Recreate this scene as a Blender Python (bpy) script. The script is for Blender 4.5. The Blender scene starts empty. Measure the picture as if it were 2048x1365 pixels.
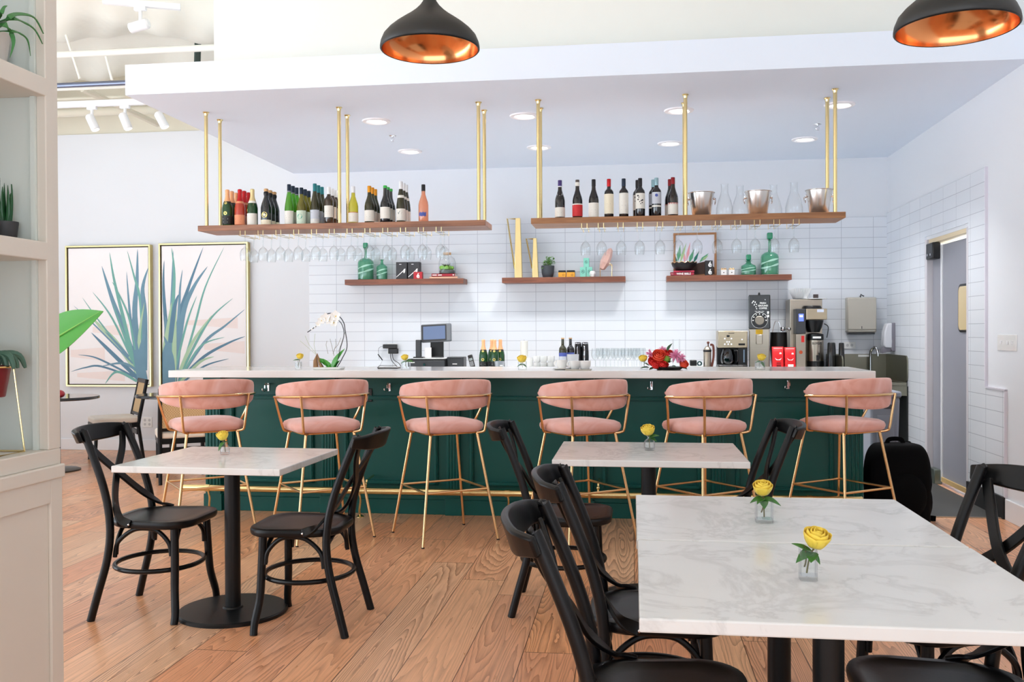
import bpy, bmesh, math, random
from mathutils import Vector, Matrix
random.seed(7)
PI=math.pi
SC=bpy.context.scene
COL=SC.collection

# ---------------------------------------------------------------- camera
FPX,YAW,PITCH,ROLL,EYE=1855.0,-.1299,-.0089,-.0045,1.36
_cy,_sy,_cp,_sp,_cr,_sr=math.cos(YAW),math.sin(YAW),math.cos(PITCH),math.sin(PITCH),math.cos(ROLL),math.sin(ROLL)
FW=Vector((_sy*_cp,_cy*_cp,_sp)); _rt=Vector((_cy,-_sy,0)); _up=_rt.cross(FW)
RT=_cr*_rt+_sr*_up; UP=-_sr*_rt+_cr*_up
cd=bpy.data.cameras.new('camera'); cam=bpy.data.objects.new('camera',cd); COL.objects.link(cam)
cd.sensor_width=36; cd.lens=FPX/2048*36; cd.clip_start=.05; cd.clip_end=60
mw=Matrix.Identity(4)
for i,a in enumerate((RT,UP,-FW)):
    for j in range(3): mw[j][i]=a[j]
mw[2][3]=EYE; cam.matrix_world=mw
SC.camera=cam
CAM=Vector((0,0,EYE))
def ray(u,v): return RT*((u-1024)/FPX)-UP*((v-682.5)/FPX)+FW
def PY(u,v,y):                      # photo point -> place on the vertical plane at depth y
    d=ray(u,v); return CAM+d*(y/d.y)
def PZ(u,v,z):                      # photo point -> place on the level at height z
    d=ray(u,v); return CAM+d*((z-EYE)/d.z)
def PX(u,v,x):
    d=ray(u,v); return CAM+d*(x/d.x)

# ---------------------------------------------------------------- light
SC.view_settings.view_transform='Standard'; SC.view_settings.look='None'
SC.view_settings.gamma=1.0; SC.view_settings.use_curve_mapping=False
SC.view_settings.exposure=0.40
wd=bpy.data.worlds.new('world'); SC.world=wd; wd.use_nodes=True
wd.node_tree.nodes['Background'].inputs[0].default_value=(.80,.90,1,1)
wd.node_tree.nodes['Background'].inputs[1].default_value=1.15
_n,_l=wd.node_tree.nodes,wd.node_tree.links                    # sky above, brighter lower half added to lift the soffit
_tc=_n.new('ShaderNodeTexCoord'); _sp=_n.new('ShaderNodeSeparateXYZ'); _l.new(_tc.outputs['Generated'],_sp.inputs[0])
_mr=_n.new('ShaderNodeMapRange'); _mr.inputs['From Min'].default_value=-.12; _mr.inputs['From Max'].default_value=.05
_mr.inputs['To Min'].default_value=3.4; _mr.inputs['To Max'].default_value=1.0; _l.new(_sp.outputs[2],_mr.inputs['Value']); _l.new(_mr.outputs[0],_n['Background'].inputs[1])
def area(name,loc,rot,sx,sy,power,col=(1,1,1)):
    l=bpy.data.lights.new(name,'AREA'); l.shape='RECTANGLE'; l.size=sx; l.size_y=sy; l.energy=power; l.color=col
    o=bpy.data.objects.new(name,l); COL.objects.link(o); o.location=loc; o.rotation_euler=rot; return o
area('window_daylight_side',(-7.9,-.2,2.0),(0,-PI/2,0),3.2,7.5,130,(.86,.935,1))
area('soffit_fill_low',(-7.9,2.4,.6),(0,-PI/2-.8,0),1.1,7.5,60,(.82,.91,1))  # added fill lamp aimed upward to brighten the soffit
area('window_daylight_street',(-1.5,-3.2,1.9),(PI/2,0,0),9.0,3.0,25,(.95,.975,1))
SC.cycles.transparent_max_bounces=48; SC.cycles.max_bounces=10; SC.cycles.diffuse_bounces=5
SC.cycles.caustics_reflective=False; SC.cycles.caustics_refractive=False

# ---------------------------------------------------------------- materials
def lin(c):
    return tuple(((x/255)/12.92 if x/255<=.04045 else ((x/255+.055)/1.055)**2.4) for x in c)+(1,)
_M={}
def nt(name):
    m=bpy.data.materials.new(name); m.use_nodes=True; t=m.node_tree
    return m,t,t.nodes['Principled BSDF'],t.nodes,t.links
def mat(name,c,rough=.5,metal=0,var=0,vs=8,bump=0,bs=60,sheen=0,coat=0,emit=0,spec=.5,stretch=None):
    if name in _M: return _M[name]
    m,t,b,n,l=nt(name)
    b.inputs['Base Color'].default_value=lin(c); b.inputs['Roughness'].default_value=rough; b.inputs['Metallic'].default_value=metal
    b.inputs['Specular IOR Level'].default_value=spec
    if sheen:
        b.inputs['Sheen Weight'].default_value=sheen; b.inputs['Sheen Roughness'].default_value=.4
        b.inputs['Sheen Tint'].default_value=(1,.86,.83,1)
    if coat: b.inputs['Coat Weight'].default_value=coat; b.inputs['Coat Roughness'].default_value=.08
    if emit:
        b.inputs['Emission Color'].default_value=lin(c); b.inputs['Emission Strength'].default_value=emit
    if var or bump:
        tc=n.new('ShaderNodeTexCoord'); mp=n.new('ShaderNodeMapping'); l.new(tc.outputs['Object'],mp.inputs[0])
        if stretch: mp.inputs['Scale'].default_value=stretch
        if var:
            nz=n.new('ShaderNodeTexNoise'); nz.inputs['Scale'].default_value=vs; nz.inputs['Detail'].default_value=4
            l.new(mp.outputs[0],nz.inputs['Vector'])
            mx=n.new('ShaderNodeMix'); mx.data_type='RGBA'; cc=lin(c)
            mx.inputs[6].default_value=tuple(x*(1-var) for x in cc[:3])+(1,); mx.inputs[7].default_value=tuple(min(1,x*(1+var)) for x in cc[:3])+(1,)
            l.new(nz.outputs['Fac'],mx.inputs[0]); l.new(mx.outputs[2],b.inputs['Base Color'])
        if bump:
            nb=n.new('ShaderNodeTexNoise'); nb.inputs['Scale'].default_value=bs; l.new(mp.outputs[0],nb.inputs['Vector'])
            bp=n.new('ShaderNodeBump'); bp.inputs['Strength'].default_value=bump; bp.inputs['Distance'].default_value=.002
            l.new(nb.outputs['Fac'],bp.inputs['Height']); l.new(bp.outputs[0],b.inputs['Normal'])
    _M[name]=m; return m
def glassmat(name,tint,edge=.75,base=.03,rough=.02,diff=0):
    if name in _M: return _M[name]
    m,t,b,n,l=nt(name)
    n.remove(b); out=n['Material Output']
    tr=n.new('ShaderNodeBsdfTransparent')
    gl=n.new('ShaderNodeBsdfGlossy'); gl.inputs['Roughness'].default_value=rough; gl.inputs[0].default_value=(.95,.97,1,1)
    lw=n.new('ShaderNodeLayerWeight'); lw.inputs[0].default_value=.5
    pw=n.new('ShaderNodeMath'); pw.operation='POWER'; pw.inputs[1].default_value=3.0; l.new(lw.outputs['Facing'],pw.inputs[0])
    ma=n.new('ShaderNodeMath'); ma.operation='MULTIPLY_ADD'; ma.inputs[1].default_value=edge; ma.inputs[2].default_value=base; l.new(pw.outputs[0],ma.inputs[0])
    tm=n.new('ShaderNodeMix'); tm.data_type='RGBA'; l.new(pw.outputs[0],tm.inputs[0]); tm.inputs[6].default_value=lin(tint); tm.inputs[7].default_value=lin(tuple(x*.8 for x in tint)); l.new(tm.outputs[2],tr.inputs[0])
    mx=n.new('ShaderNodeMixShader'); l.new(ma.outputs[0],mx.inputs[0]); l.new(gl.outputs[0],mx.inputs[2])
    if diff:
        df=n.new('ShaderNodeBsdfDiffuse'); df.inputs[0].default_value=lin(tint); m2=n.new('ShaderNodeMixShader'); m2.inputs[0].default_value=diff
        l.new(tr.outputs[0],m2.inputs[1]); l.new(df.outputs[0],m2.inputs[2]); l.new(m2.outputs[0],mx.inputs[1])
    else: l.new(tr.outputs[0],mx.inputs[1])
    l.new(mx.outputs[0],out.inputs[0]); _M[name]=m; return m
def math_(n,l,op,a,b=None,c=None):
    k=n.new('ShaderNodeMath'); k.operation=op
    for i,x in enumerate((a,b,c)):
        if x is None: continue
        if hasattr(x,'is_linked'): l.new(x,k.inputs[i])
        else: k.inputs[i].default_value=x
    return k.outputs[0]
def ramp(n,l,fac,stops):
    r=n.new('ShaderNodeValToRGB'); e=r.color_ramp.elements
    while len(e)<len(stops): e.new(.5)
    for i,(p,c) in enumerate(stops): e[i].position=p; e[i].color=lin(c)
    l.new(fac,r.inputs[0]); return r.outputs[0]
def wood_floor():
    m,t,b,n,l=nt('wide_pine_planks')
    tc=n.new('ShaderNodeTexCoord'); sp=n.new('ShaderNodeSeparateXYZ'); l.new(tc.outputs['Object'],sp.inputs[0])
    X,Y=sp.outputs[0],sp.outputs[1]
    W=.235
    xs=math_(n,l,'DIVIDE',X,W); ix=math_(n,l,'FLOOR',xs); fx=math_(n,l,'FRACT',xs)
    wn=n.new('ShaderNodeTexWhiteNoise'); wn.noise_dimensions='1D'; l.new(ix,wn.inputs['W'])
    ys=math_(n,l,'ADD',math_(n,l,'DIVIDE',Y,2.7),math_(n,l,'MULTIPLY',wn.outputs[0],7.3)); iy=math_(n,l,'FLOOR',ys); fy=math_(n,l,'FRACT',ys)
    bid=math_(n,l,'ADD',math_(n,l,'MULTIPLY',ix,3.17),math_(n,l,'MULTIPLY',iy,11.73))
    w2=n.new('ShaderNodeTexWhiteNoise'); w2.noise_dimensions='1D'; l.new(bid,w2.inputs['W'])
    w3=n.new('ShaderNodeTexWhiteNoise'); w3.noise_dimensions='1D'; l.new(math_(n,l,'ADD',bid,5.31),w3.inputs['W'])
    cb=n.new('ShaderNodeCombineXYZ'); l.new(math_(n,l,'MULTIPLY',X,7.5),cb.inputs[0]); l.new(math_(n,l,'MULTIPLY',Y,.55),cb.inputs[1])
    nz=n.new('ShaderNodeTexNoise'); nz.noise_dimensions='4D'; nz.inputs['Scale'].default_value=1; nz.inputs['Detail'].default_value=1.2; nz.inputs['Roughness'].default_value=.35
    l.new(cb.outputs[0],nz.inputs['Vector']); l.new(math_(n,l,'MULTIPLY',bid,1.7),nz.inputs['W'])
    cb2=n.new('ShaderNodeCombineXYZ'); l.new(math_(n,l,'MULTIPLY',X,40),cb2.inputs[0]); l.new(math_(n,l,'MULTIPLY',Y,9),cb2.inputs[1])
    nf=n.new('ShaderNodeTexNoise'); nf.inputs['Scale'].default_value=1; nf.inputs['Detail'].default_value=3; l.new(cb2.outputs[0],nf.inputs['Vector'])
    dens=math_(n,l,'MULTIPLY_ADD',w2.outputs[0],16,20)
    fld=math_(n,l,'ADD',math_(n,l,'MULTIPLY',nz.outputs['Fac'],dens),math_(n,l,'MULTIPLY',nf.outputs['Fac'],.55))
    fr=math_(n,l,'FRACT',fld)
    lines=math_(n,l,'POWER',fr,2.0)
    grain=math_(n,l,'MULTIPLY',lines,math_(n,l,'MULTIPLY_ADD',w2.outputs[0],.6,.25))
    base=ramp(n,l,w3.outputs[0],[(0,(248,196,154)),(.25,(242,180,138)),(.5,(252,182,130)),(.75,(236,168,128)),(1,(250,204,164))])
    mx=n.new('ShaderNodeMix'); mx.data_type='RGBA'; l.new(math_(n,l,'MULTIPLY',grain,.95),mx.inputs[0]); l.new(base,mx.inputs[6]); mx.inputs[7].default_value=lin((112,56,32))
    # fine streaks
    cb3=n.new('ShaderNodeCombineXYZ'); l.new(math_(n,l,'MULTIPLY',X,160),cb3.inputs[0]); l.new(math_(n,l,'MULTIPLY',Y,4),cb3.inputs[1])
    ns=n.new('ShaderNodeTexNoise'); ns.inputs['Scale'].default_value=1; ns.inputs['Detail'].default_value=2; l.new(cb3.outputs[0],ns.inputs['Vector'])
    mx2=n.new('ShaderNodeMix'); mx2.data_type='RGBA'; mx2.blend_type='MULTIPLY'; mx2.inputs[0].default_value=.5
    l.new(mx.outputs[2],mx2.inputs[6]); l.new(ramp(n,l,ns.outputs['Fac'],[(.3,(212,212,212)),(.65,(255,255,255))]),mx2.inputs[7])
    # knots
    vo=n.new('ShaderNodeTexVoronoi'); vo.inputs['Scale'].default_value=1; cb4=n.new('ShaderNodeCombineXYZ')
    l.new(math_(n,l,'MULTIPLY',X,2.3),cb4.inputs[0]); l.new(math_(n,l,'MULTIPLY',Y,1.1),cb4.inputs[1]); l.new(cb4.outputs[0],vo.inputs['Vector'])
    kn=math_(n,l,'LESS_THAN',math_(n,l,'ADD',vo.outputs['Distance'],math_(n,l,'MULTIPLY',nf.outputs['Fac'],.02)),.043)
    # seams
    g1=math_(n,l,'LESS_THAN',fx,.016); g2=math_(n,l,'LESS_THAN',fy,.0016)
    gap=math_(n,l,'MAXIMUM',g1,g2)
    dk=math_(n,l,'MAXIMUM',math_(n,l,'MULTIPLY',gap,.85),math_(n,l,'MULTIPLY',kn,.6))
    mx3=n.new('ShaderNodeMix'); mx3.data_type='RGBA'; l.new(dk,mx3.inputs[0]); l.new(mx2.outputs[2],mx3.inputs[6]); mx3.inputs[7].default_value=lin((58,34,22))
    l.new(mx3.outputs[2],b.inputs['Base Color'])
    rr=math_(n,l,'MULTIPLY_ADD',nf.outputs['Fac'],.12,.24); l.new(rr,b.inputs['Roughness'])
    bp=n.new('ShaderNodeBump'); bp.inputs['Strength'].default_value=.35; bp.inputs['Distance'].default_value=.0015
    l.new(math_(n,l,'SUBTRACT',math_(n,l,'MULTIPLY',grain,-.35),math_(n,l,'MULTIPLY',gap,1.5)),bp.inputs['Height']); l.new(bp.outputs[0],b.inputs['Normal'])
    return m
def tile_mat(name,axis,x0,z0):
    m,t,b,n,l=nt(name)
    tc=n.new('ShaderNodeTexCoord'); sp=n.new('ShaderNodeSeparateXYZ'); l.new(tc.outputs['Object'],sp.inputs[0])
    cb=n.new('ShaderNodeCombineXYZ'); l.new(math_(n,l,'SUBTRACT',sp.outputs[axis],x0-33*.325),cb.inputs[0]); l.new(math_(n,l,'SUBTRACT',sp.outputs[2],z0-30*.1078),cb.inputs[1])
    br=n.new('ShaderNodeTexBrick'); br.offset=0; br.squash=1; l.new(cb.outputs[0],br.inputs['Vector'])
    br.inputs['Color1'].default_value=lin((230,233,238)); br.inputs['Color2'].default_value=lin((225,229,235)); br.inputs['Mortar'].default_value=lin((184,187,196))
    br.inputs['Scale'].default_value=1; br.inputs['Mortar Size'].default_value=.0026; br.inputs['Mortar Smooth'].default_value=.2
    br.inputs['Brick Width'].default_value=.325; br.inputs['Row Height'].default_value=.1078
    l.new(br.outputs['Color'],b.inputs['Base Color']); b.inputs['Roughness'].default_value=.16
    bp=n.new('ShaderNodeBump'); bp.inputs['Strength'].default_value=.3; bp.inputs['Distance'].default_value=.002; bp.invert=True
    l.new(br.outputs['Fac'],bp.inputs['Height']); l.new(bp.outputs[0],b.inputs['Normal'])
    return m
def marble(name,base=(232,230,228),vein=(150,146,146),rough=.12,amount=.55):
    m,t,b,n,l=nt(name)
    tc=n.new('ShaderNodeTexCoord'); mp=n.new('ShaderNodeMapping'); l.new(tc.outputs['Object'],mp.inputs[0]); mp.inputs['Rotation'].default_value=(0.2,.3,.5)
    nz=n.new('ShaderNodeTexNoise'); nz.inputs['Scale'].default_value=2.6; nz.inputs['Detail'].default_value=7; nz.inputs['Roughness'].default_value=.6; nz.inputs['Distortion'].default_value=1.1
    l.new(mp.outputs[0],nz.inputs['Vector'])
    v=math_(n,l,'ABSOLUTE',math_(n,l,'SUBTRACT',nz.outputs['Fac'],.5))
    thin=ramp(n,l,v,[(0,(255,255,255)),(.035,(70,70,70)),(.09,(0,0,0))])
    n2=n.new('ShaderNodeTexNoise'); n2.inputs['Scale'].default_value=3.5; n2.inputs['Detail'].default_value=5; l.new(mp.outputs[0],n2.inputs['Vector'])
    cl=ramp(n,l,n2.outputs['Fac'],[(.42,(0,0,0)),(.75,(120,120,120))])
    s1=n.new('ShaderNodeSeparateColor'); l.new(thin,s1.inputs[0]); s2=n.new('ShaderNodeSeparateColor'); l.new(cl,s2.inputs[0])
    f=math_(n,l,'MULTIPLY',math_(n,l,'ADD',math_(n,l,'MULTIPLY',s1.outputs[0],n2.outputs['Fac']),s2.outputs[0]),amount)
    mx=n.new('ShaderNodeMix'); mx.data_type='RGBA'; mx.clamp_factor=True; l.new(f,mx.inputs[0]); mx.inputs[6].default_value=lin(base); mx.inputs[7].default_value=lin(vein)
    l.new(mx.outputs[2],b.inputs['Base Color']); b.inputs['Roughness'].default_value=rough
    return m
def walnut(name,c1,c2,rough=.4):
    m,t,b,n,l=nt(name)
    tc=n.new('ShaderNodeTexCoord'); mp=n.new('ShaderNodeMapping'); l.new(tc.outputs['Object'],mp.inputs[0]); mp.inputs['Scale'].default_value=(1.2,14,14)
    nz=n.new('ShaderNodeTexNoise'); nz.inputs['Scale'].default_value=2; nz.inputs['Detail'].default_value=5; nz.inputs['Distortion'].default_value=.8; l.new(mp.outputs[0],nz.inputs['Vector'])
    l.new(ramp(n,l,nz.outputs['Fac'],[(.3,c1),(.7,c2)]),b.inputs['Base Color']); b.inputs['Roughness'].default_value=rough
    return m
def cane_mat():
    m,t,b,n,l=nt('woven_cane')
    tc=n.new('ShaderNodeTexCoord'); ck=n.new('ShaderNodeTexChecker'); ck.inputs['Scale'].default_value=90; l.new(tc.outputs['Object'],ck.inputs[0])
    ck.inputs[1].default_value=lin((222,192,148)); ck.inputs[2].default_value=lin((196,160,112)); l.new(ck.outputs[0],b.inputs['Base Color']); b.inputs['Roughness'].default_value=.6
    return m

# ---------------------------------------------------------------- mesh helpers
class MB:
    def __init__(s): s.v=[]; s.f=[]; s.m=[]
    def _add(s,vs,fs,m=0):
        o=len(s.v); s.v+= [tuple(x) for x in vs]; s.f+=[[i+o for i in f] for f in fs]; s.m+=[m]*len(fs); return s
    def box(s,x0,x1,y0,y1,z0,z1,m=0):
        return s._add([(x0,y0,z0),(x1,y0,z0),(x1,y1,z0),(x0,y1,z0),(x0,y0,z1),(x1,y0,z1),(x1,y1,z1),(x0,y1,z1)],
            [(0,3,2,1),(4,5,6,7),(0,1,5,4),(1,2,6,5),(2,3,7,6),(3,0,4,7)],m)
    def obox(s,M,sx,sy,sz,m=0):
        vs=[M@Vector((a*sx/2,b*sy/2,c*sz/2)) for c in(-1,1) for b in(-1,1) for a in(-1,1)]
        return s._add(vs,[(0,2,3,1),(4,5,7,6),(0,1,5,4),(1,3,7,5),(3,2,6,7),(2,0,4,6)],m)
    def lathe(s,prof,seg=24,c=(0,0,0),m=0,a0=0,a1=2*PI,axis=None):
        full=abs(a1-a0-2*PI)<1e-6; k=seg if full else seg+1
        vs=[];fs=[]
        for r,z in prof:
            for i in range(k):
                a=a0+(a1-a0)*i/seg; p=Vector((r*math.cos(a),r*math.sin(a),z))
                if axis: p=axis@p
                vs.append(p+Vector(c))
        for j in range(len(prof)-1):
            for i in range(seg):
                i2=(i+1)%k if full else i+1
                fs.append((j*k+i,j*k+i2,(j+1)*k+i2,(j+1)*k+i))
        return s._add(vs,fs,m)
    def cyl(s,p0,p1,r0,r1=None,seg=16,m=0,cap=True):
        p0=Vector(p0);p1=Vector(p1); r1=r0 if r1 is None else r1
        d=(p1-p0); q=d.to_track_quat('Z','Y').to_matrix(); L=d.length
        prof=([(0,0)] if cap else [])+[(r0,0),(r1,L)]+([(0,L)] if cap else [])
        return s.lathe(prof,seg,p0,m,axis=q)
    def tube(s,pts,r,seg=10,m=0,cap=True,closed=False):
        pts=[Vector(p) for p in pts]; n=len(pts)
        rs=r if isinstance(r,(list,tuple)) else [r]*n
        vs=[];fs=[]; prev=None
        for i,p in enumerate(pts):
            if closed: t=pts[(i+1)%n]-pts[i-1]
            else: t=pts[min(i+1,n-1)]-pts[max(i-1,0)]
            t.normalize()
            if prev is None:
                a=Vector((0,0,1)) if abs(t.z)<.9 else Vector((1,0,0)); u=t.cross(a).normalized()
            else: u=(prev-t*prev.dot(t)).normalized()
            prev=u; w=t.cross(u)
            for k in range(seg):
                a=2*PI*k/seg; vs.append(p+(u*math.cos(a)+w*math.sin(a))*rs[i])
        for i in range(n if closed else n-1):
            j=(i+1)%n
            for k in range(seg): fs.append((i*seg+k,i*seg+(k+1)%seg,j*seg+(k+1)%seg,j*seg+k))
        if cap and not closed: fs+= [tuple(range(seg))[::-1],tuple((n-1)*seg+k for k in range(seg))]
        return s._add(vs,fs,m)
    def ribbon(s,pts,w,th,nrm,m=0):          # flat band; nrm = list or one normal
        pts=[Vector(p) for p in pts]; n=len(pts); vs=[];fs=[]
        for i,p in enumerate(pts):
            t=(pts[min(i+1,n-1)]-pts[max(i-1,0)]).normalized(); N=Vector(nrm[i] if isinstance(nrm,list) else nrm)
            N=(N-t*N.dot(t)).normalized(); b=t.cross(N); ww=w[i] if isinstance(w,list) else w
            for a,c in((-1,-1),(1,-1),(1,1),(-1,1)): vs.append(p+b*a*ww/2+N*c*th/2)
        for i in range(n-1):
            for k in range(4): fs.append((i*4+k,i*4+(k+1)%4,i*4+4+(k+1)%4,i*4+4+k))
        fs+=[(3,2,1,0),tuple((n-1)*4+k for k in range(4))]
        return s._add(vs,fs,m)
    def sph(s,c,r,seg=14,rings=8,m=0,top=1.0,jit=0):
        rx,ry,rz=r if isinstance(r,(tuple,list)) else (r,r,r); vs=[];fs=[]
        for j in range(rings+1):
            a=-PI/2+(PI*top)*j/rings
            for i in range(seg):
                b=2*PI*i/seg; q=1+random.uniform(-jit,jit)
                vs.append((c[0]+rx*q*math.cos(a)*math.cos(b),c[1]+ry*q*math.cos(a)*math.sin(b),c[2]+rz*q*math.sin(a)))
        for j in range(rings):
            for i in range(seg): fs.append((j*seg+i,j*seg+(i+1)%seg,(j+1)*seg+(i+1)%seg,(j+1)*seg+i))
        return s._add(vs,fs,m)
    def prism(s,poly,z0,z1,m=0,T=None):
        n=len(poly); vs=[Vector((x,y,z0)) for x,y in poly]+[Vector((x,y,z1)) for x,y in poly]
        if T: vs=[T@v for v in vs]
        return s._add(vs,[tuple(range(n))[::-1],tuple(range(n,2*n))]+[(i,(i+1)%n,n+(i+1)%n,n+i) for i in range(n)],m)
    def grid(s,fn,nu,nv,m=0,closed=False):
        vs=[fn(i/nu,j/nv) for j in range(nv+1) for i in range(nu+1)]
        return s._add(vs,[(j*(nu+1)+i,j*(nu+1)+i+1,(j+1)*(nu+1)+i+1,(j+1)*(nu+1)+i) for j in range(nv) for i in range(nu)],m)
    def leaf(s,p0,d,up,L,w,bend=.3,fold=.15,n=7,m=0,th=.0012,tip=1.0):   # a leaf blade with thickness
        p0=Vector(p0); d=Vector(d).normalized(); up=Vector(up); sd=d.cross(up).normalized(); up=sd.cross(d).normalized()
        rows=[]
        for i in range(n+1):
            t=i/n; ww=w*(math.sin(PI*min(1,t*.92+.08)**.8))**.9 if tip==1.0 else w*(1-t)**tip
            ww=max(ww,w*.02); c=p0+d*(L*t)-up*(bend*L*t*t)
            rows.append([c-sd*ww/2+up*fold*ww,c,c+sd*ww/2+up*fold*ww])
        vs=[p for r in rows for p in r]; k=len(vs); vs+=[p-up*th for p in vs]
        fs=[]
        for i in range(n):
            for j in range(2):
                a=i*3+j; fs+=[(a,a+1,a+4,a+3),(k+a+3,k+a+4,k+a+1,k+a)]
            a=i*3; fs+=[(a,a+3,k+a+3,k+a),(a+2,k+a+2,k+a+5,a+5)]
        fs+=[(0,k,k+1,1),(1,k+1,k+2,2)]
        return s._add(vs,fs,m)
    def xf(s,M,a=0):
        s.v=s.v[:a]+[tuple(M@Vector(p)) for p in s.v[a:]]; return s
def obj(name,mb,mats,parent=None,smooth=35,bevel=0,sub=0,solid=0,loc=None,rz=0,seg=2):
    me=bpy.data.meshes.new(name); me.from_pydata(mb.v,[],mb.f)
    if not isinstance(mats,(list,tuple)): mats=[mats]
    for m in mats: me.materials.append(m)
    me.polygons.foreach_set('material_index',mb.m)
    bm=bmesh.new(); bm.from_mesh(me); bmesh.ops.remove_doubles(bm,verts=bm.verts,dist=1e-6); bmesh.ops.recalc_face_normals(bm,faces=bm.faces); bm.to_mesh(me); bm.free()
    if smooth:
        me.polygons.foreach_set('use_smooth',[True]*len(me.polygons)); me.set_sharp_from_angle(angle=math.radians(smooth))
    o=bpy.data.objects.new(name,me); COL.objects.link(o)
    if parent: o.parent=parent
    if loc: o.location=loc
    o.rotation_euler[2]=rz
    if solid:
        x=o.modifiers.new('thickness','SOLIDIFY'); x.thickness=solid; x.offset=0
    if bevel:
        x=o.modifiers.new('bevel','BEVEL'); x.width=bevel; x.segments=seg; x.limit_method='ANGLE'; x.angle_limit=math.radians(40)
    if sub:
        x=o.modifiers.new('sub','SUBSURF'); x.levels=sub; x.render_levels=sub
    return o
def tag(o,label,cat,group=None):
    o['label']=label; o['category']=cat
    if group: o['group']=group
    return o
def thing(name,label,cat,loc=(0,0,0),rz=0,group=None):
    o=bpy.data.objects.new(name,None); o.empty_display_size=.05; COL.objects.link(o); o.location=loc; o.rotation_euler=(0,0,rz)
    return tag(o,label,cat,group)
def solo(name,mb,mats,label,cat,group=None,**k): return tag(obj(name,mb,mats,**k),label,cat,group)
def struct(name,mb,mats,parent=None,**k):
    o=obj(name,mb,mats,parent,**k)
    if not parent: o['kind']='structure'
    return o
def dup(root,loc,rz=None,label=None,group=None):
    r=root.copy(); COL.objects.link(r); r.location=loc
    if rz is not None: r.rotation_euler=(0,0,rz)
    if label: r['label']=label
    if group: r['group']=group
    for ch in root.children:
        c=ch.copy(); COL.objects.link(c); c.parent=r
        for g in ch.children:
            d=g.copy(); COL.objects.link(d); d.parent=c
    return r
def text(mb,s,size,at,m=0,depth=.0006,align='CENTER',ax=Vector((1,0,0)),up=Vector((0,0,1)),bold=0,sx=1):
    cu=bpy.data.curves.new('t','FONT'); cu.body=s; cu.size=size; cu.align_x=align; cu.align_y='CENTER'; cu.extrude=depth; cu.offset=bold; cu.resolution_u=3
    o=bpy.data.objects.new('t',cu); COL.objects.link(o); bpy.context.view_layer.update()
    me=bpy.data.meshes.new_from_object(o.evaluated_get(bpy.context.evaluated_depsgraph_get()))
    n=ax.cross(up); vs=[Vector(at)+ax*(v.co.x*sx)+up*v.co.y+n*v.co.z for v in me.vertices]
    mb._add(vs,[tuple(p.vertices) for p in me.polygons],m)
    bpy.data.objects.remove(o); bpy.data.curves.remove(cu); bpy.data.meshes.remove(me)
ORD=['first','second','third','fourth','fifth','sixth','seventh','eighth','ninth','tenth','eleventh','twelfth','thirteenth','fourteenth','fifteenth']
def arc(c,rx,ry,a0,a1,n,z=0):
    return [Vector((c[0]+rx*math.cos(a0+(a1-a0)*i/n),c[1]+ry*math.sin(a0+(a1-a0)*i/n),z)) for i in range(n+1)]
def bez(ps,n=12):
    out=[]
    for i in range(n+1):
        q=[Vector(p) for p in ps]; t=i/n
        while len(q)>1: q=[q[k].lerp(q[k+1],t) for k in range(len(q)-1)]
        out.append(q[0])
    return out
def spline(ps,n=6):                   # Catmull-Rom through the points
    ps=[Vector(p) for p in ps]; out=[]
    for i in range(len(ps)-1):
        a=ps[max(i-1,0)];b=ps[i];c=ps[i+1];d=ps[min(i+2,len(ps)-1)]
        for k in range(n):
            t=k/n; out.append(.5*((2*b)+(c-a)*t+(2*a-5*b+4*c-d)*t*t+(3*b-a-3*c+d)*t**3))
    out.append(ps[-1]); return out
def rpoly(w,d,r,n=5,cx=0,cy=0):
    out=[]
    for sx,sy,a in((1,-1,-PI/2),(1,1,0),(-1,1,PI/2),(-1,-1,PI)):
        for i in range(n+1):
            t=a+PI/2*i/n; out.append((cx+sx*(w/2-r)+r*math.cos(t),cy+sy*(d/2-r)+r*math.sin(t)))
    return out

WHITE=mat('white_wall_paint',(230,232,236),.6,var=.015,vs=1.5,bump=.05,bs=200)
CREAM=mat('raw_cream_wall',(226,220,202),.8,var=.08,vs=3,bump=.3,bs=20)
BRASS=mat('polished_brass',(238,216,158),.2,1,var=.04,vs=5)
GOLD=mat('satin_gold',(234,194,142),.22,1,var=.04,vs=5)
BLACK=mat('black_lacquered_wood',(11,11,13),.34,var=.25,vs=25,bump=.04,bs=120,spec=.3)
BLKMET=mat('black_powder_coat',(11,12,14),.4,spec=.35,var=.15,vs=40,bump=.05,bs=300)
BLKPL=mat('black_plastic',(13,13,15),.35,var=.1,vs=30)
DKPL=mat('charcoal_plastic',(52,54,58),.4,var=.1,vs=30)
STEEL=mat('brushed_stainless',(178,168,154),.32,1,var=.06,vs=6,stretch=(1,1,30))
CHROME=mat('chrome',(225,225,228),.08,1,var=.02)
MARB=marble('white_marble',(230,231,231),(140,137,138),.17,.42)
QUARTZ=marble('white_quartz',(232,230,228),(214,212,210),.14,.1)
CLEAR=glassmat('clear_glass',(252,253,253),.6)
def velvet_mat():
    m,t,b,n,l=nt('pink_velvet')
    tc=n.new('ShaderNodeTexCoord'); nz=n.new('ShaderNodeTexNoise'); nz.inputs['Scale'].default_value=4.5; nz.inputs['Detail'].default_value=3; nz.inputs['Distortion'].default_value=1.2
    l.new(tc.outputs['Object'],nz.inputs['Vector'])
    l.new(ramp(n,l,nz.outputs['Fac'],[(.32,(216,150,132)),(.5,(232,176,164)),(.7,(241,196,190))]),b.inputs['Base Color'])
    b.inputs['Roughness'].default_value=.8; b.inputs['Specular IOR Level'].default_value=.2; b.inputs['Sheen Weight'].default_value=.9; b.inputs['Sheen Roughness'].default_value=.35; b.inputs['Sheen Tint'].default_value=(1,.84,.82,1)
    return m
VELVET=velvet_mat()
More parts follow.
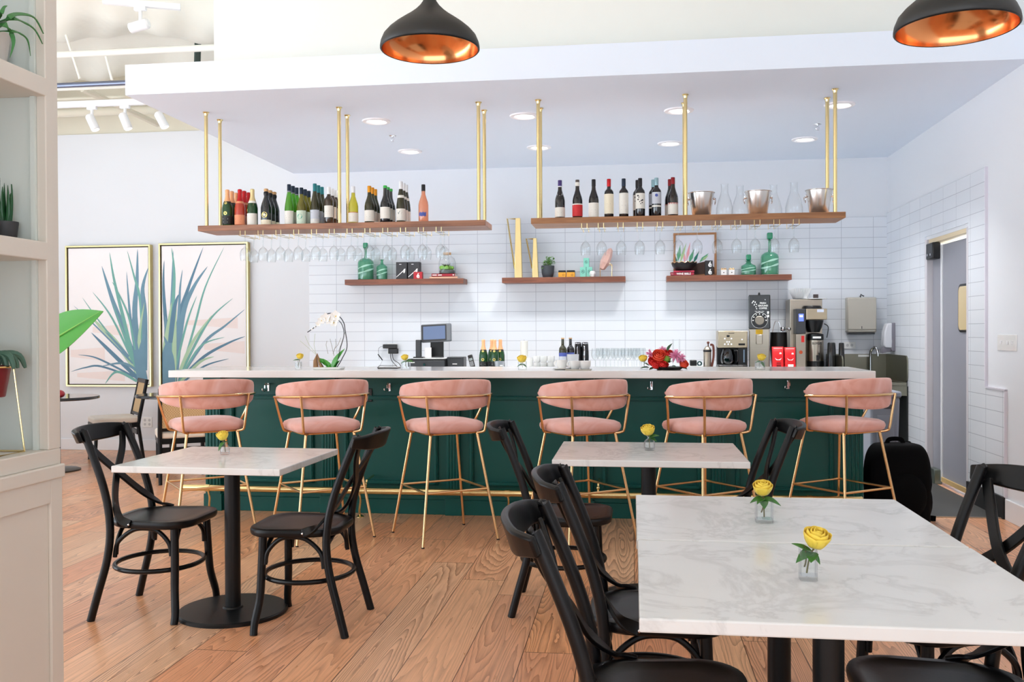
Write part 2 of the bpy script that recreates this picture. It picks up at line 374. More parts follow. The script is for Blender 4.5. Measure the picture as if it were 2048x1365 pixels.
TEAL=mat('teal_green_paint',(0,82,76),.34,var=.06,vs=4,bump=.04,bs=150,spec=.35)
WAL1=walnut('walnut_board',(116,74,54),(168,116,86)); WAL2=walnut('red_walnut_board',(104,58,42),(140,82,58))
WCER=mat('white_ceramic',(242,242,240),.2,var=.01,coat=.5)
PAPER=mat('white_label_paper',(232,230,222),.7,var=.03,vs=30)
YELLOW=mat('yellow_petals',(252,214,76),.55,var=.14,vs=40,sheen=.2)
LEAF=mat('rose_leaf_green',(52,110,40),.45,var=.3,vs=40)
STEM=mat('brown_green_stem',(104,96,52),.6,var=.2,vs=60)
INK=mat('dark_ink',(30,30,34),.6,var=.1)

# ================================================================ the room
XR,YB,ZS,YF=2.66,10.2,3.19,6.66          # right wall, back wall, soffit underside, fascia
mb=MB().box(-8.2,2.9,-3.4,10.4,-.1,0); struct('floor',mb,wood_floor(),smooth=0)
mb=MB().box(1.62,XR,7.1,YB,0,.004)
struct('floor_service',mb,mat('dark_grey_floor_tile',(66,66,64),.55,var=.1,vs=4,bump=.1,bs=80),smooth=0)
struct('floor_aisle_bounce',MB().box(-3.2,1.62,7.22,YB,0,.004),mat('pale_aisle_bounce',(206,208,212),.5,var=.04,vs=4),smooth=0)  # unseen floor, made pale to bounce the downlights up to the soffit
mb=MB().box(1.62,XR,7.085,7.1,0,.007); struct('trim_1',mb,mat('floor_edge_strip',(170,150,130),.4,.6,var=.05),smooth=0)
mb=MB().box(-8.2,2.9,YB,YB+.15,0,3.72); struct('wall_back',mb,WHITE,smooth=0)
mb=MB().box(-8.2,2.9,YB+.02,YB+.17,3.72,4.6); struct('wall_back_upper',mb,CREAM,smooth=0)
TX=PY(1130.6,560,YB).x
mb=MB().box(-3.66,XR-.001,YB-.012,YB,.0,2.565); struct('wall_back_tile',mb,tile_mat('white_stacked_tile_back',0,TX,2.565),smooth=0)
mb=MB().box(-8.2,-3.66,YB-.018,YB,0,.13); struct('baseboard_back',mb,mat('white_trim_paint',(236,237,240),.4,var=.02),bevel=.004,smooth=0)
struct('light_block_left',MB().box(-8.35,-8.2,8.3,YB+.15,0,4.6),WHITE,smooth=0)  # unseen stretch of wall added to keep side glow off the back wall
struct('light_block_front',MB().box(-8.35,2.9,-3.6,-3.45,2.75,4.6),WHITE,smooth=0)  # unseen header behind the camera, added to cut light on the fascia
struct('light_block_left_upper',MB().box(-8.35,-8.2,-3.45,7.4,3.0,4.6),WHITE,smooth=0)  # unseen upper wall added to cut sky light from the left
# right wall with the door opening (y 7.83 to 8.87, top 2.188)
mb=MB()
mb.box(XR,XR+.24,8.87,YB+.15,0,4.6); mb.box(XR,XR+.24,7.83,8.87,2.188,4.6); mb.box(XR,XR+.24,-3.4,7.83,0,4.6)
struct('wall_right',mb,WHITE,smooth=0)
mb=MB(); t=.012
mb.box(XR-t,XR,8.9,YB,0,2.60); mb.box(XR-t,XR,7.80,8.9,2.22,2.60); mb.box(XR-t,XR,7.43,7.80,0,2.60); mb.box(XR-t,XR,7.06,7.43,0,.93)
struct('wall_right_tile',mb,tile_mat('white_stacked_tile_right',1,7.43,2.60),smooth=0)
mb=MB().box(XR-.02,XR,7.42,7.432,.93,2.60).box(XR-.02,XR,7.05,7.062,.16,.93).box(XR-.02,XR,7.05,7.43,.926,.938)
struct('trim_2',mb,mat('pale_tile_edge',(222,218,228),.3,var=.03),smooth=0)
mb=MB().box(XR-.028,XR-t,7.06,7.80,0,.16).box(XR-.028,XR-t,8.9,YB-.012,0,.16)
struct('baseboard_right_black',mb,mat('black_rubber_base',(22,22,23),.5,var=.1),smooth=0)
mb=MB().box(XR-.018,XR,-3.4,7.05,0,.15); struct('baseboard_right',mb,_M['white_trim_paint'],bevel=.004,smooth=0)
mb=MB().box(-3.15,XR-t-.02,YB-.03,YB-.012,0,.14); struct('baseboard_back_black',mb,_M['black_rubber_base'],smooth=0)
# door
GREYD=mat('grey_door_paint',(150,151,160),.45,var=.03,vs=3)
D=struct('door_1',MB().box(XR+.045,XR+.09,7.84,8.59,.03,2.12),GREYD,bevel=.003,smooth=0)
JAMB=mat('pale_jamb_paint',(214,210,214),.45,var=.02)
mb=MB().box(XR-.015,XR+.24,8.835,8.90,0,2.188).box(XR-.015,XR+.24,7.80,7.835,0,2.188); 
struct('trim_3',mb,JAMB,smooth=0)
struct('trim_5',MB().box(XR+.001,XR+.24,7.835,8.835,2.15,2.187),mat('warm_header_paint',(226,206,170),.45,var=.02),smooth=0)
obj('door_edge_rail',MB().box(XR+.035,XR+.09,8.625,8.83,.03,2.12),GREYD,D,smooth=0)
obj('edge_strip',MB().box(XR+.035,XR+.085,8.59,8.622,.03,2.12),mat('white_edge_strip',(236,238,240),.3,var=.02),D,smooth=0)
hb=obj('pivot_box',MB().box(XR-.03,XR+.04,8.63,8.82,2.0,2.147),BLKPL,D,bevel=.01)
obj('screw',MB().cyl((XR-.028,8.68,2.04),(XR-.036,8.68,2.04),.012).cyl((XR-.028,8.76,2.04),(XR-.036,8.76,2.04),.012),CHROME,hb)
T=Matrix(((0,0,1,0),(1,0,0,0),(0,1,0,0),(0,0,0,1)))
def yz(poly): return [(p[0],p[1]) for p in poly]
wf=obj('window_gasket',MB().prism(rpoly(.325,.40,.06,cx=8.02,cy=1.547),XR+.036,XR+.0455,T=T),BLKPL,D)
obj('window_pane',MB().prism(rpoly(.285,.36,.045,cx=8.02,cy=1.547),XR+.032,XR+.0362,T=T),mat('tan_view_through_glass',(214,192,146),.12,var=.06,vs=2),wf)
obj('kick_strip',MB().box(XR+.03,XR+.0455,7.84,8.59,.03,.07),mat('worn_yellow_edge',(206,176,120),.5,var=.15),D,smooth=0)
obj('pivot_shoe',MB().box(XR-.02,XR+.05,8.62,8.80,.0,.13),mat('worn_steel_shoe',(120,130,122),.35,.8,var=.2),D,bevel=.006)
# soffit over the bar, its fascia, and the taller white box behind it
mb=MB().box(-3.84,XR,YF,YB,ZS,3.42); struct('ceiling_soffit',mb,mat('soffit_paint',(232,241,254),.6,var=.01,vs=1,bump=.04,bs=200),smooth=0)
mb=MB().box(-3.27,XR,6.97,YB,3.42,4.6); struct('wall_soffit_upper',mb,mat('warm_white_upper_paint',(238,238,232),.65,var=.01),smooth=0)
# open ceiling hung with white insulation sheets
def sag(a,b):
    x=-8.2+11.1*a; y=-3.4+13.7*b
    s=abs(math.sin(y*PI/1.5+.6*math.sin(x*.7)))
    z=4.42-.34*s*(.75+.25*math.sin(x*2.1+y))+.03*math.sin(x*7+3*math.sin(y*2))*s+.02*math.sin(x*13.0+y*9)*s
    return (x,y,z)
struct('ceiling',MB().grid(sag,150,220),mat('white_insulation_sheet',(238,237,226),.45,var=.05,vs=3,bump=.5,bs=9),smooth=60)
struct('ceiling_deck',MB().box(-8.2,2.9,-3.4,10.4,4.6,4.7),CREAM,smooth=0)
# ceiling runs seen at the left
OFFW=mat('off_white_pipe_paint',(238,237,228),.5,var=.04,vs=6)
def run(name,label,cat,u0,v0,u1,v1,y,r,m,ext=3,square=0):
    a=PY(u0,v0,y); b=PY(u1,v1,y); z=(a.z+b.z)/2; a=Vector((-8.0,y,z)); e=Vector((b.x+ext,y,z))
    mb=MB()
    if square: mb.box(a.x,e.x,y-r,y+r,z-r,z+r)
    else: mb.cyl(a,e,r)
    return solo(name,mb,m,label,cat),z
run('ceiling_pipe','long off-white pipe crossing the open ceiling, nearest the top of the picture','pipe',122,113,424,92,8.0,.03,OFFW,.1)
run('conduit_pipe','slate blue metal conduit running level under the insulation','pipe',122,172,270,164,8.2,.024,mat('blue_grey_conduit',(120,128,150),.3,.7,var=.1),.3)
run('sprinkler_pipe','thin off-white pipe just below the slate blue conduit','pipe',122,181,270,170,8.35,.016,OFFW,.3)
run('branch_pipe','thin cream pipe between the conduit and the track light rail','pipe',122,199,270,192,9.4,.016,CREAM,.4)
run('wall_pipe','cream pipe along the top of the back wall behind the spotlights','pipe',122,228,330,217,9.9,.05,CREAM,1.2)
# open-web joist pieces
def bar(mb,u0,v0,y0,u1,v1,y1,r): mb.cyl(PY(u0,v0,y0),PY(u1,v1,y1),r,seg=8)
mb=MB(); bar(mb,132,70,8.0,160,158,8.0,.012); solo('joist_rod',mb,OFFW,'thin slanting off-white joist rod above the conduit, left of two','joist rod')
mb=MB(); bar(mb,212,113,8.0,224,160,8.0,.012); solo('joist_rod',mb,OFFW,'thin slanting off-white joist rod above the conduit, right of two','joist rod')
mb=MB(); bar(mb,165,178,8.9,316,249,9.9,.035); solo('ceiling_strut',mb,CREAM,'cream angled strut running back down to the wall top','strut')
mb=MB(); bar(mb,396,76,9.0,394,150,9.0,.034); solo('hanger_post',mb,mat('dark_green_post',(50,66,60),.5,var=.2),'short dark green vertical post under the insulation beside the white box','post')
# track light rail and heads
ytr=8.7; zt=PY(225,206,ytr).z
tr=thing('track_rail','long white track light rail below the open ceiling at left','track light',(-5,ytr,zt))
obj('rail',MB().box(-3,1.16,-.022,.022,-.03,.03),mat('white_track_metal',(245,246,248),.35,var=.02),tr,bevel=.003)
obj('hanger',MB().cyl((-.98,0,.03),(-.98,0,.5),.006),OFFW,tr)
TW=_M['white_track_metal']
def spot(u,v,y,ztop,tilt,rz,label,group='white track spotlights'):
    p=PY(u,v,y); h=thing('track_spotlight',label,'spotlight',(p.x,y,ztop),rz,group)
    obj('adapter',MB().box(-.05,.05,-.018,.018,-.03,0),TW,h,bevel=.004)
    obj('arm',MB().cyl((0,0,-.03),(0,0,-.11),.014),TW,h)
    R=Matrix.Translation((0,0,-.15))@Matrix.Rotation(tilt,4,'Y')
    k=MB().lathe([(0,.075),(.03,.075),(.042,.06),(.042,-.09),(.036,-.095),(.034,-.06),(0,-.055)],18).xf(R); hd=obj('head',k,TW,h)
    obj('lens',MB().lathe([(0,-.062),(.033,-.062)],18).xf(R),mat('spot_lens_glow',(255,250,240),.3,emit=2.0),hd)
    return h
spot(184,225,ytr,zt-.03,-.45,0,'white track spotlight on the left of the rail below the conduit')
spot(250,220,ytr,zt-.03,-.4,0,'white track spotlight in the middle of the rail below the conduit')
spot(322,216,ytr,zt-.03,-.5,0,'white track spotlight beside the soffit corner, right end of the rail')
z2=PY(285,14,7.2).z
h=spot(281,30,7.2,z2,1.35,0,'white track spotlight high under the insulation, turned sideways')
o=thing('track_rail','short stub of track light rail high under the insulation','track light',(PY(284,6,7.2).x,7.2,z2+.02),.4)
obj('rail',MB().box(-.3,.3,-.02,.02,-.02,.03),TW,o,bevel=.003); obj('hanger',MB().cyl((0,0,.03),(0,0,.6),.006),OFFW,o)
# recessed lights and sprinklers in the soffit
CANB=mat('downlight_trim_white',(250,248,250),.4,var=.01); GLOW=mat('downlight_glow',(255,252,246),.5,emit=2.5)
names=[(754,243,'front row, first from the left'),(1047,229,'front row, between the two hanging shelves'),(1358,220,'front row, beside the middle rod of the right shelf'),(1676,213,'front row, beside the right end rods'),
       (822,304,'back row, first from the left'),(1078,294,'back row, behind the left rods of the right shelf'),(1340,287,'back row, third from the left'),(1606,282,'back row, last on the right')]
can0=None
for i,(u,v,w) in enumerate(names):
    p=PZ(u,v,ZS); p.y=7.78 if i<4 else 9.12; lab='recessed soffit downlight, '+w
    if can0 is None:
        can0=thing('downlight',lab,'ceiling light',(p.x,p.y,ZS),0,'recessed downlights over the bar')
        obj('trim_ring',MB().lathe([(.078,-.004),(.09,-.014),(.118,-.010),(.122,0),(.118,.001),(.078,.001)],32),CANB,can0)
        obj('diffuser',MB().lathe([(0,-.004),(.079,-.004)],32),GLOW,can0)
        ld=bpy.data.lights.new('lamp_beam','AREA'); ld.shape='DISK'; ld.size=.24; ld.energy=11; ld.spread=1.75; ld.color=(1,.985,.96)
        lo=bpy.data.objects.new('lamp_beam',ld); COL.objects.link(lo); lo.parent=can0; lo.location=(0,0,-.02)
    else: dup(can0,(p.x,p.y,ZS),label=lab)
for u,v,w in ((785,272,'left of the soffit between two downlights'),(1635,249,'right of the soffit near the end rods')):
    p=PZ(u,v,ZS); h=thing('fire_sprinkler','small chrome fire sprinkler on the '+w,'sprinkler',(p.x,p.y,ZS),0,'soffit sprinklers')
    obj('escutcheon',MB().lathe([(0,-.006),(.03,-.006),(.036,0)],18),CHROME,h)
    obj('frame',MB().cyl((0,0,-.006),(0,0,-.022),.008).tube([(-.012,0,-.02),(-.014,0,-.035),(0,0,-.05)],.003,6).tube([(.012,0,-.02),(.014,0,-.035),(0,0,-.05)],.003,6),CHROME,h)
    obj('deflector',MB().lathe([(0,-.05),(.016,-.05),(.016,-.052),(0,-.052)],14),CHROME,h)

# ================================================================ the bar
YBAR=6.80
bar_=thing('bar','long teal green panelled bar with fluted pilasters under the white top','bar',(0,YBAR,0))
obj('body',MB().box(-3.25,1.60,.02,.42,0,1.04),TEAL,bar_,bevel=.004,smooth=0)
PIL=[(411,441),(643,662),(893,915),(1158,1181),(1424,1447),(1690,1727)]
xs=[]
for a,b in PIL:
    x0,x1=PY(a,950,YBAR-.02).x,PY(b,950,YBAR-.02).x
    if b-a<25: x1=x0+.10
    xs.append((x0,x1))
for x0,x1 in xs:
    mb=MB().box(x0,x1,-.02,.03,.0,1.035).box(x0-.012,x1+.012,-.03,.03,0,.13).box(x0-.012,x1+.012,-.028,.03,.97,1.035)
    n=4; w=(x1-x0)/(2*n+1)
    for k in range(n): mb.cyl((x0+w*(2*k+1.5),-.021,.2),(x0+w*(2*k+1.5),-.021,.93),w*.55,seg=8)
    obj('pilaster',mb,TEAL,bar_,bevel=.003)
for i in range(5):
    a=xs[i][1]+.07; b=xs[i+1][0]-.07
    mb=MB()
    for (x0,x1,z0,z1) in ((a,b,.86,.89),(a,b,.22,.25),(a,a+.03,.22,.89),(b-.03,b,.22,.89)): mb.box(x0,x1,-.004,.022,z0,z1); mb.box(x0+.008,x1-.008,-.012,.022,z0+.008,z1-.008)
    obj('panel_moulding',mb,TEAL,bar_,bevel=.003)
obj('base_moulding',MB().box(-3.25,1.60,0,.022,0,.11).box(-3.25,1.60,.006,.022,.11,.14),TEAL,bar_,bevel=.003,smooth=0)
for u,v in ((535,775),(778,775),(1303,772),(1577,770)):
    x=PY(u,v,YBAR).x; z=PY(u,v,YBAR).z
    mb=MB().box(x-.008,x+.008,.012,.022,z-.03,z+.03)
    mb.tube([(x,.016,z+.02),(x,-.03,z+.03),(x,-.05,z+.015),(x,-.05,z-.005)],.005,8); mb.tube([(x-.004,.016,z-.02),(x-.02,-.02,z-.03),(x-.028,-.035,z-.02),(x-.028,-.035,z-.008)],.004,8)
    obj('purse_hook',mb,CHROME,bar_)
x=PY(733,791,YBAR).x; z=PY(733,791,YBAR).z
obj('outlet_box',MB().box(x-.04,x+.04,.008,.025,z-.05,z+.05),BLKPL,bar_,bevel=.003)
solo('countertop',MB().box(-3.40,1.605,6.45,7.25,1.041,1.093),QUARTZ,'long white quartz worktop along the top of the teal bar','worktop',bevel=.004,smooth=0)
# brass foot rail
fr=thing('foot_rail','polished brass foot rail along the bottom of the teal bar','foot rail',(0,6.60,0))
zr=.205
obj('rail',MB().cyl((-3.37,0,zr),(1.55,0,zr),.024,seg=20).sph((-3.37,0,zr),(.012,.024,.024)).sph((1.55,0,zr),(.012,.024,.024)),BRASS,fr)
for x in (-3.17,-2.0,-.9,.15,1.2):
    mb=MB().tube(bez([(x,0,zr-.02),(x+.03,-.0,zr-.08),(x-.03,.05,zr-.14),(x-.01,.06,.012)],10),.008,8).lathe([(0,.018),(.012,.016),(.028,.004),(.028,0),(0,0)],16,(x-.01,.06,0)).cyl((x-.018,0,zr),(x+.018,0,zr),.028,seg=20)
    obj('floor_bracket',mb,BRASS,fr)
for x in (-1.95,-.25,.95): obj('wall_bracket',MB().tube([(x,.0,zr+.02),(x,.03,zr+.07),(x,.205,zr+.08)],.008,8).sph((x,0,zr+.05),.014),BRASS,fr)

# ================================================================ bar stools
def make_stool(label):
    s=thing('bar_stool',label,'bar stool',(0,0,0),0,'pink velvet stools along the bar')
    # seat cushion
    def seat(mb,w,d,cy):
        prof=[(.90,.712),(.97,.722),(1.0,.740),(1.0,.752),(.97,.768),(.86,.781),(.6,.789),(.3,.792)]
        pl=rpoly(w,d,.11,7,0,cy); n=len(pl); vs=[];fs=[]
        for k,z in prof:
            for x,y in pl: vs.append((x*k,(y-cy)*k+cy,z))
        for j in range(len(prof)-1):
            for i in range(n): fs.append((j*n+i,j*n+(i+1)%n,(j+1)*n+(i+1)%n,(j+1)*n+i))
        fs+=[tuple(range(n))[::-1],tuple((len(prof)-1)*n+i for i in range(n))]
        mb._add(vs,fs)
    mb=MB(); seat(mb,.45,.45,.0); obj('seat',mb,VELVET,s,smooth=60)
    # curved backrest
    def br(a,b):
        t=-1.72+3.44*a; e=abs(t)/1.72
        rx,ry=.285,.285
        zt=1.062-.055*e**2.2; zb=.862+.065*e**2
        end=max(0,(e-.86)/.14); zt-=.05*end**2; zb+=.05*end**2
        # section loop b in 0..1 around a rounded slab
        ang=2*PI*b; cz=(zt+zb)/2; hz=(zt-zb)/2
        k=4.0; cs,sn=math.cos(ang),math.sin(ang)
        rr=1/((abs(cs)**k+abs(sn)**k)**(1/k))
        th=.027*(1-.45*end); off=th*cs*rr; z=cz+hz*sn*rr
        lean=.03*(z-.86)/.2
        R=1+off/.285+lean
        y0=-.0
        return (rx*R*math.sin(t), y0-ry*R*math.cos(t)*(.96), z)
    mb=MB(); mb.grid(br,40,24)
    n=24
    for a in (0,1): 
        mb._add([br(a,j/n) for j in range(n)],[tuple(range(n))])
    obj('backrest',mb,VELVET,s,smooth=55)
    R=.325
    rail=[(R*math.sin(t)*.985,-R*math.cos(t)*.96,.955-.012*(abs(t)/1.6)**2) for t in [-1.6+3.2*i/30 for i in range(31)]]
    obj('back_rail',MB().tube(rail,.0085,10),GOLD,s)
    for sx in (-1,1):
        obj('back_post',MB().tube(spline([(sx*.225,-.242,.955),(sx*.213,-.232,.86),(sx*.200,-.218,.735),(sx*.190,-.205,.712),(sx*.16,-.18,.704)],5),.0085,10),GOLD,s)
        obj('arm_post',MB().tube(spline([(sx*.318,.0,.945),(sx*.285,.03,.84),(sx*.245,.07,.735),(sx*.225,.08,.71),(sx*.18,.08,.704)],5),.0085,10),GOLD,s)
    obj('seat_frame',MB().tube([(x,y,.706) for x,y in rpoly(.36,.36,.06,4)],.008,8,closed=True),GOLD,s)
    f=[(-.265,-.27),(.265,-.27),(.265,.27),(-.265,.27)]; tp=[(-.165,-.165),(.165,-.165),(.165,.165),(-.165,.165)]
    for (a,b),(c,d) in zip(f,tp):
        g=obj('leg',MB().cyl((c,d,.708),(a,b,.006),.0105,.0085,12),GOLD,s)
        obj('glide',MB().cyl((a,b,0),(a,b,.008),.010),BLKPL,g)
    zf=.335; k=(.708-zf)/.708
    q=[(c+(a-c)*k,d+(b-d)*k) for (a,b),(c,d) in zip(f,tp)]
    for i in range(4):
        a,b=q[i],q[(i+1)%4]; obj('footrest_bar',MB().cyl((a[0],a[1],zf),(b[0],b[1],zf),.0075,seg=10),GOLD,s)
    return s
SL=['pink velvet bar stool at the left end of the bar, above the rose table','pink velvet bar stool second from the left, beside the crossed chair back','pink velvet bar stool third from the left, fully in view with open floor before it',
    'pink velvet bar stool behind the left end of the middle marble table','pink velvet bar stool behind the right end of the middle marble table','pink velvet bar stool at the right end of the bar, next to the backpack']
SP=[(413,849,39),(643,851,39),(888,852,35),(1160,853,37),(1408,853,39),(1683,850,36)]
st0=None
for (u,v,a),lb in zip(SP,SL):
    p=PZ(u,v,.74); 
    if st0 is None: st0=make_stool(lb); st0.location=(p.x,p.y,0); st0.rotation_euler[2]=math.radians(a)
    else: dup(st0,(p.x,p.y,0),math.radians(a),lb)

# ================================================================ marble tables
TZ=.76
def make_table(label,w,d):
    t=thing('cafe_table',label,'table',(0,0,0),0,'marble topped pedestal tables')
    obj('tabletop',MB().box(-w/2,w/2,-d/2,d/2,TZ-.031,TZ),MARB,t,bevel=.004,smooth=0)
    obj('column',MB().cyl((0,0,.02),(0,0,TZ-.045),.037,seg=28),BLKMET,t)
    obj('base',MB().lathe([(0,.032),(.045,.032),(.05,.024),(.255,.020),(.262,.014),(.262,0),(0,0)],48),BLKMET,t)
    obj('mounting_plate',MB().box(-.2,.2,-.2,.2,TZ-.05,TZ-.035),BLKMET,t,smooth=0)
    return t
tb=make_table('square marble table at left with a rose, between two facing black chairs',.815,.74); tb.location=(-1.945,4.31,0); tb.rotation_euler[2]=-.035
tw=make_table('',.915,.74)
tb2=tw; tw.location=(.075,4.73,0); tw['label']='marble table in the middle nearest the bar stools'
dup(tw,(.465,3.078,0),0,'marble table at right, pushed against the back of the nearest table')
dup(tw,(.468,2.327,0),0,'nearest marble table in the right foreground, with a square rose vase')

# ================================================================ black bentwood chairs
def make_chair(label):
    c=thing('bistro_chair',label,'chair',(0,0,0),0,'black cross-back chairs at the marble tables')
    # seat: rounded trapezoid, slightly dished
    pl=[]
    for x,y in rpoly(.43,.43,.13,7):
        k=1+.10*(y/.215); pl.append((x*k*.98,y+.055))
    n=len(pl); vs=[];fs=[]
    for k,z in ((.96,.440),(.99,.446),(1,.456),(1,.466),(.985,.473),(.95,.476),(.85,.4755),(.83,.473),(.6,.470),(.3,.468)):
        vs+=[(x*k,(y-.055)*k+.055,z) for x,y in pl]
    m=len(vs)//n
    for j in range(m-1):
        for i in range(n): fs.append((j*n+i,j*n+(i+1)%n,(j+1)*n+(i+1)%n,(j+1)*n+i))
    fs+=[tuple(range(n))[::-1],tuple((m-1)*n+i for i in range(n))]
    obj('seat',MB()._add(vs,fs),BLACK,c,smooth=28)
    for s in (-1,1):
        obj('front_leg',MB().tube(spline([(s*.165,.19,.45),(s*.172,.195,.30),(s*.185,.20,.16),(s*.212,.215,.05),(s*.224,.215,0)],5),[.019]*10+[.0185]*5+[.0175]*6,12),BLACK,c)
        obj('back_post',MB().tube(spline([(s*.218,-.207,0),(s*.212,-.175,.12),(s*.202,-.128,.30),(s*.196,-.118,.46),(s*.190,-.155,.64),(s*.184,-.245,.87),(s*.183,-.258,.893)],5),.0185,12),BLACK,c)
        # crossing back bands, each strapped to the opposite side of the seat
        pts=spline([(s*.165,-.262,.855),(s*.11,-.232,.78),(0,-.185+.012*s,.665),(-s*.12,-.135,.565),(-s*.195,-.07,.49),(-s*.208,-.01,.462)],6)
        nr=[(0,1,.3)]*len(pts); k=len(pts)
        nr=[Vector((0,1,.35)).lerp(Vector((-s*1.0,.25,.1)),max(0,(i/k-.6)/.4)) for i in range(k)]
        cb=obj('cross_band',MB().ribbon(pts,.040,.013,nr),BLACK,c,bevel=.003)
        obj('rivet',MB().sph((-s*.216,-.012,.462),.006,8,6),CHROME,cb)
        # bentwood arches under the seat sides
        obj('side_arch',MB().tube(spline([(s*.186,-.10,.30),(s*.184,-.085,.37),(s*.176,-.02,.425),(s*.174,.045,.437),(s*.172,.11,.425),(s*.172,.165,.37),(s*.174,.178,.31)],5),.0105,9),BLACK,c)
    for y0,w in ((.185,.15),(-.10,.175)):
        obj('front_arch' if y0>0 else 'back_arch',MB().tube(spline([(-w,y0,.31),(-w+.015,y0,.375),(-w*.5,y0-.012,.428),(0,y0-.015,.438),(w*.5,y0-.012,.428),(w-.015,y0,.375),(w,y0,.31)],5),.0105,9),BLACK,c)
    obj('hoop_stretcher',MB().tube([(p.x,p.y+.028,.24) for p in arc((0,0),.215,.205,0,2*PI,36)[:-1]],.0115,9,closed=True),BLACK,c)
    # curved top rail gripping the posts from behind
    def tr(t):
        x=.232*t; return Vector((x,-.278-.052*(1-t*t)+ (.03*max(0,abs(t)-.8)/.2),.872))
    pts=[tr(-1+2*i/22) for i in range(23)]
    obj('top_rail',MB().ribbon(pts,[.052+.034*(1-abs(-1+2*i/22)**3) for i in range(23)],.02,(0,1,.32)),BLACK,c,bevel=.006,seg=3)
    return c
CH=[((-2.35,4.31),-90,'black cross-back chair at the left end of the left rose table, beside the white shelving'),
 ((-1.49,4.21),91,'black cross-back chair at the right end of the left rose table'),
 ((-.375,4.60),-90,'black cross-back chair at the left end of the middle marble table'),
 ((.49,4.76),96,'black cross-back chair at the right end of the middle marble table'),
 ((.02,3.02),-88,'black cross-back chair at the left of the far half of the double table'),
 ((.02,2.33),-88,'nearest black cross-back chair, at the left of the front marble table'),
 ((.985,3.07),108,'black cross-back chair at the right of the far half of the double table'),
 ((.82,2.42),88,'black cross-back chair pushed under the right side of the nearest marble table')]
ch0=None
for (x,y),a,lb in CH:
    if ch0 is None: ch0=make_chair(lb); ch0.location=(x,y,0); ch0.rotation_euler[2]=math.radians(a)
    else: dup(ch0,(x,y,0),math.radians(a),lb)

# ================================================================ roses in glass vases
def rose_head(mb,c,r,ax=(0,0,1),m=0):
    base=len(mb.v); rnd=random.Random(int(c[0]*1000))
    for lay,(rr,h,n,op) in enumerate(((.35,1.05,3,-.5),(.6,1.0,4,-.45),(.85,.86,5,-.3),(1.0,.66,5,.05))):
        for i in range(n):
            a0=2*PI*i/n+lay*.7+rnd.uniform(-.2,.2); sp=2*PI/n*.75
            def f(u,v):
                a=a0+(u-.5)*2*sp; q=math.sin(min(1,v*1.05)*PI/2)
                rad=r*rr*(.60+.40*q)*(1+op*max(0,v-.7)*1.3)+r*.03*math.sin(a*5+lay)
                z=r*(-.52+ (h*.85+.52)*v*(1-.22*(2*(u-.5))**2))
                return (rad*math.cos(a),rad*math.sin(a),z)
            mb.grid(f,6,5,m)
    mb.lathe([(0,-.66*r),(r*.4,-.62*r),(r*.66,-.42*r),(r*.62,-.1*r),(r*.3,.3*r),(0,.45*r)],12,(0,0,0),m)
    q=Vector(ax).to_track_quat('Z','Y').to_matrix().to_4x4(); mb.xf(Matrix.Translation(c)@q,base)
def rose_vase(label,u,v,z,kind,w,h,head,r,leaves,y=None,cat='rose vase',group='yellow roses in small glass vases'):
    p=PZ(u,v,z) if y is None else PY(u,v,y); p.z=z
    t=thing('rose_vase',label,cat,p,0,group)
    mb=MB(); R=w/2
    if kind=='round':
        mb.lathe([(0,.004),(R*.9,.004),(R,.010),(R,h*.55),(R*.85,h*.68),(R*.42,h*.8),(R*.40,h*.92),(R*.55,h),(R*.48,h),(R*.34,h*.92),(R*.36,h*.8),(R*.78,h*.66),(R*.92,h*.54),(R*.92,.012),(0,.012)],24)
    elif kind=='square':
        for k0,k1 in ((1,.9),):
            mb.prism(rpoly(w,w,w*.15,3),.0,.012); 
        o=rpoly(w,w,w*.15,3); i_=rpoly(w*.86,w*.86,w*.12,3); n=len(o)
        vs=[(x,y,.012) for x,y in o]+[(x,y,h) for x,y in o]+[(x,y,h) for x,y in i_]+[(x,y,.012) for x,y in i_]
        fs=[(a*n+i,a*n+(i+1)%n,(a+1)*n+(i+1)%n,(a+1)*n+i) for a in range(3) for i in range(n)]
        mb._add(vs,fs)
    obj('glass',mb,CLEAR,t)
    hx,hy,hz=head
    mb=MB(); mb.tube(bez([(-hx*.15,0,.016),(0,0,h*.6),(hx*.4,hy*.4,h*1.05),(hx,hy,hz-r*.6)],9),.0022,7,0)
    if kind=='square': mb.tube(bez([(-.008,.004,.03),(0,0,h*.7),(-hx*.4,hy,h*1.1)],8),.002,7)
    obj('stem',mb,STEM,t)
    mb=MB(); rose_head(mb,(hx,hy,hz),r,(hx*.6,-.03,.09)); obj('rose',mb,YELLOW,t,solid=.0008)
    for (dx,dy,dz,L,W,b) in leaves:
        obj('leaf',MB().leaf((hx*.5,hy*.5,hz-r*1.0),(dx,dy,dz),(0,-.4,1),L,W,b),LEAF,t)
    return t
rose_vase('yellow rose in a round glass vase on the left marble table',450,911,TZ,'round',.046,.068,(-.012,0,.094),.029,[(-.5,-.3,-.8,.05,.028,.1),(-.2,-.6,-.5,.03,.02,.1),(.6,.2,.1,.02,.012,.2)])
rose_vase('yellow rose in a round glass vase on the middle marble table',1299,902,TZ,'round',.056,.076,(-.008,0,.102),.035,[(.9,-.2,.35,.055,.03,.2),(.8,-.3,-.2,.045,.026,.2)])
rose_vase('yellow rose in a clear bottle on the far half of the double table',1528,1045,TZ,'square',.052,.070,(-.004,0,.105),.030,[(-.9,-.3,.1,.04,.024,.5),(.9,-.2,-.1,.055,.026,.3),(0,-.8,-.5,.04,.028,.2),(-.5,-.7,.0,.035,.022,.4)])
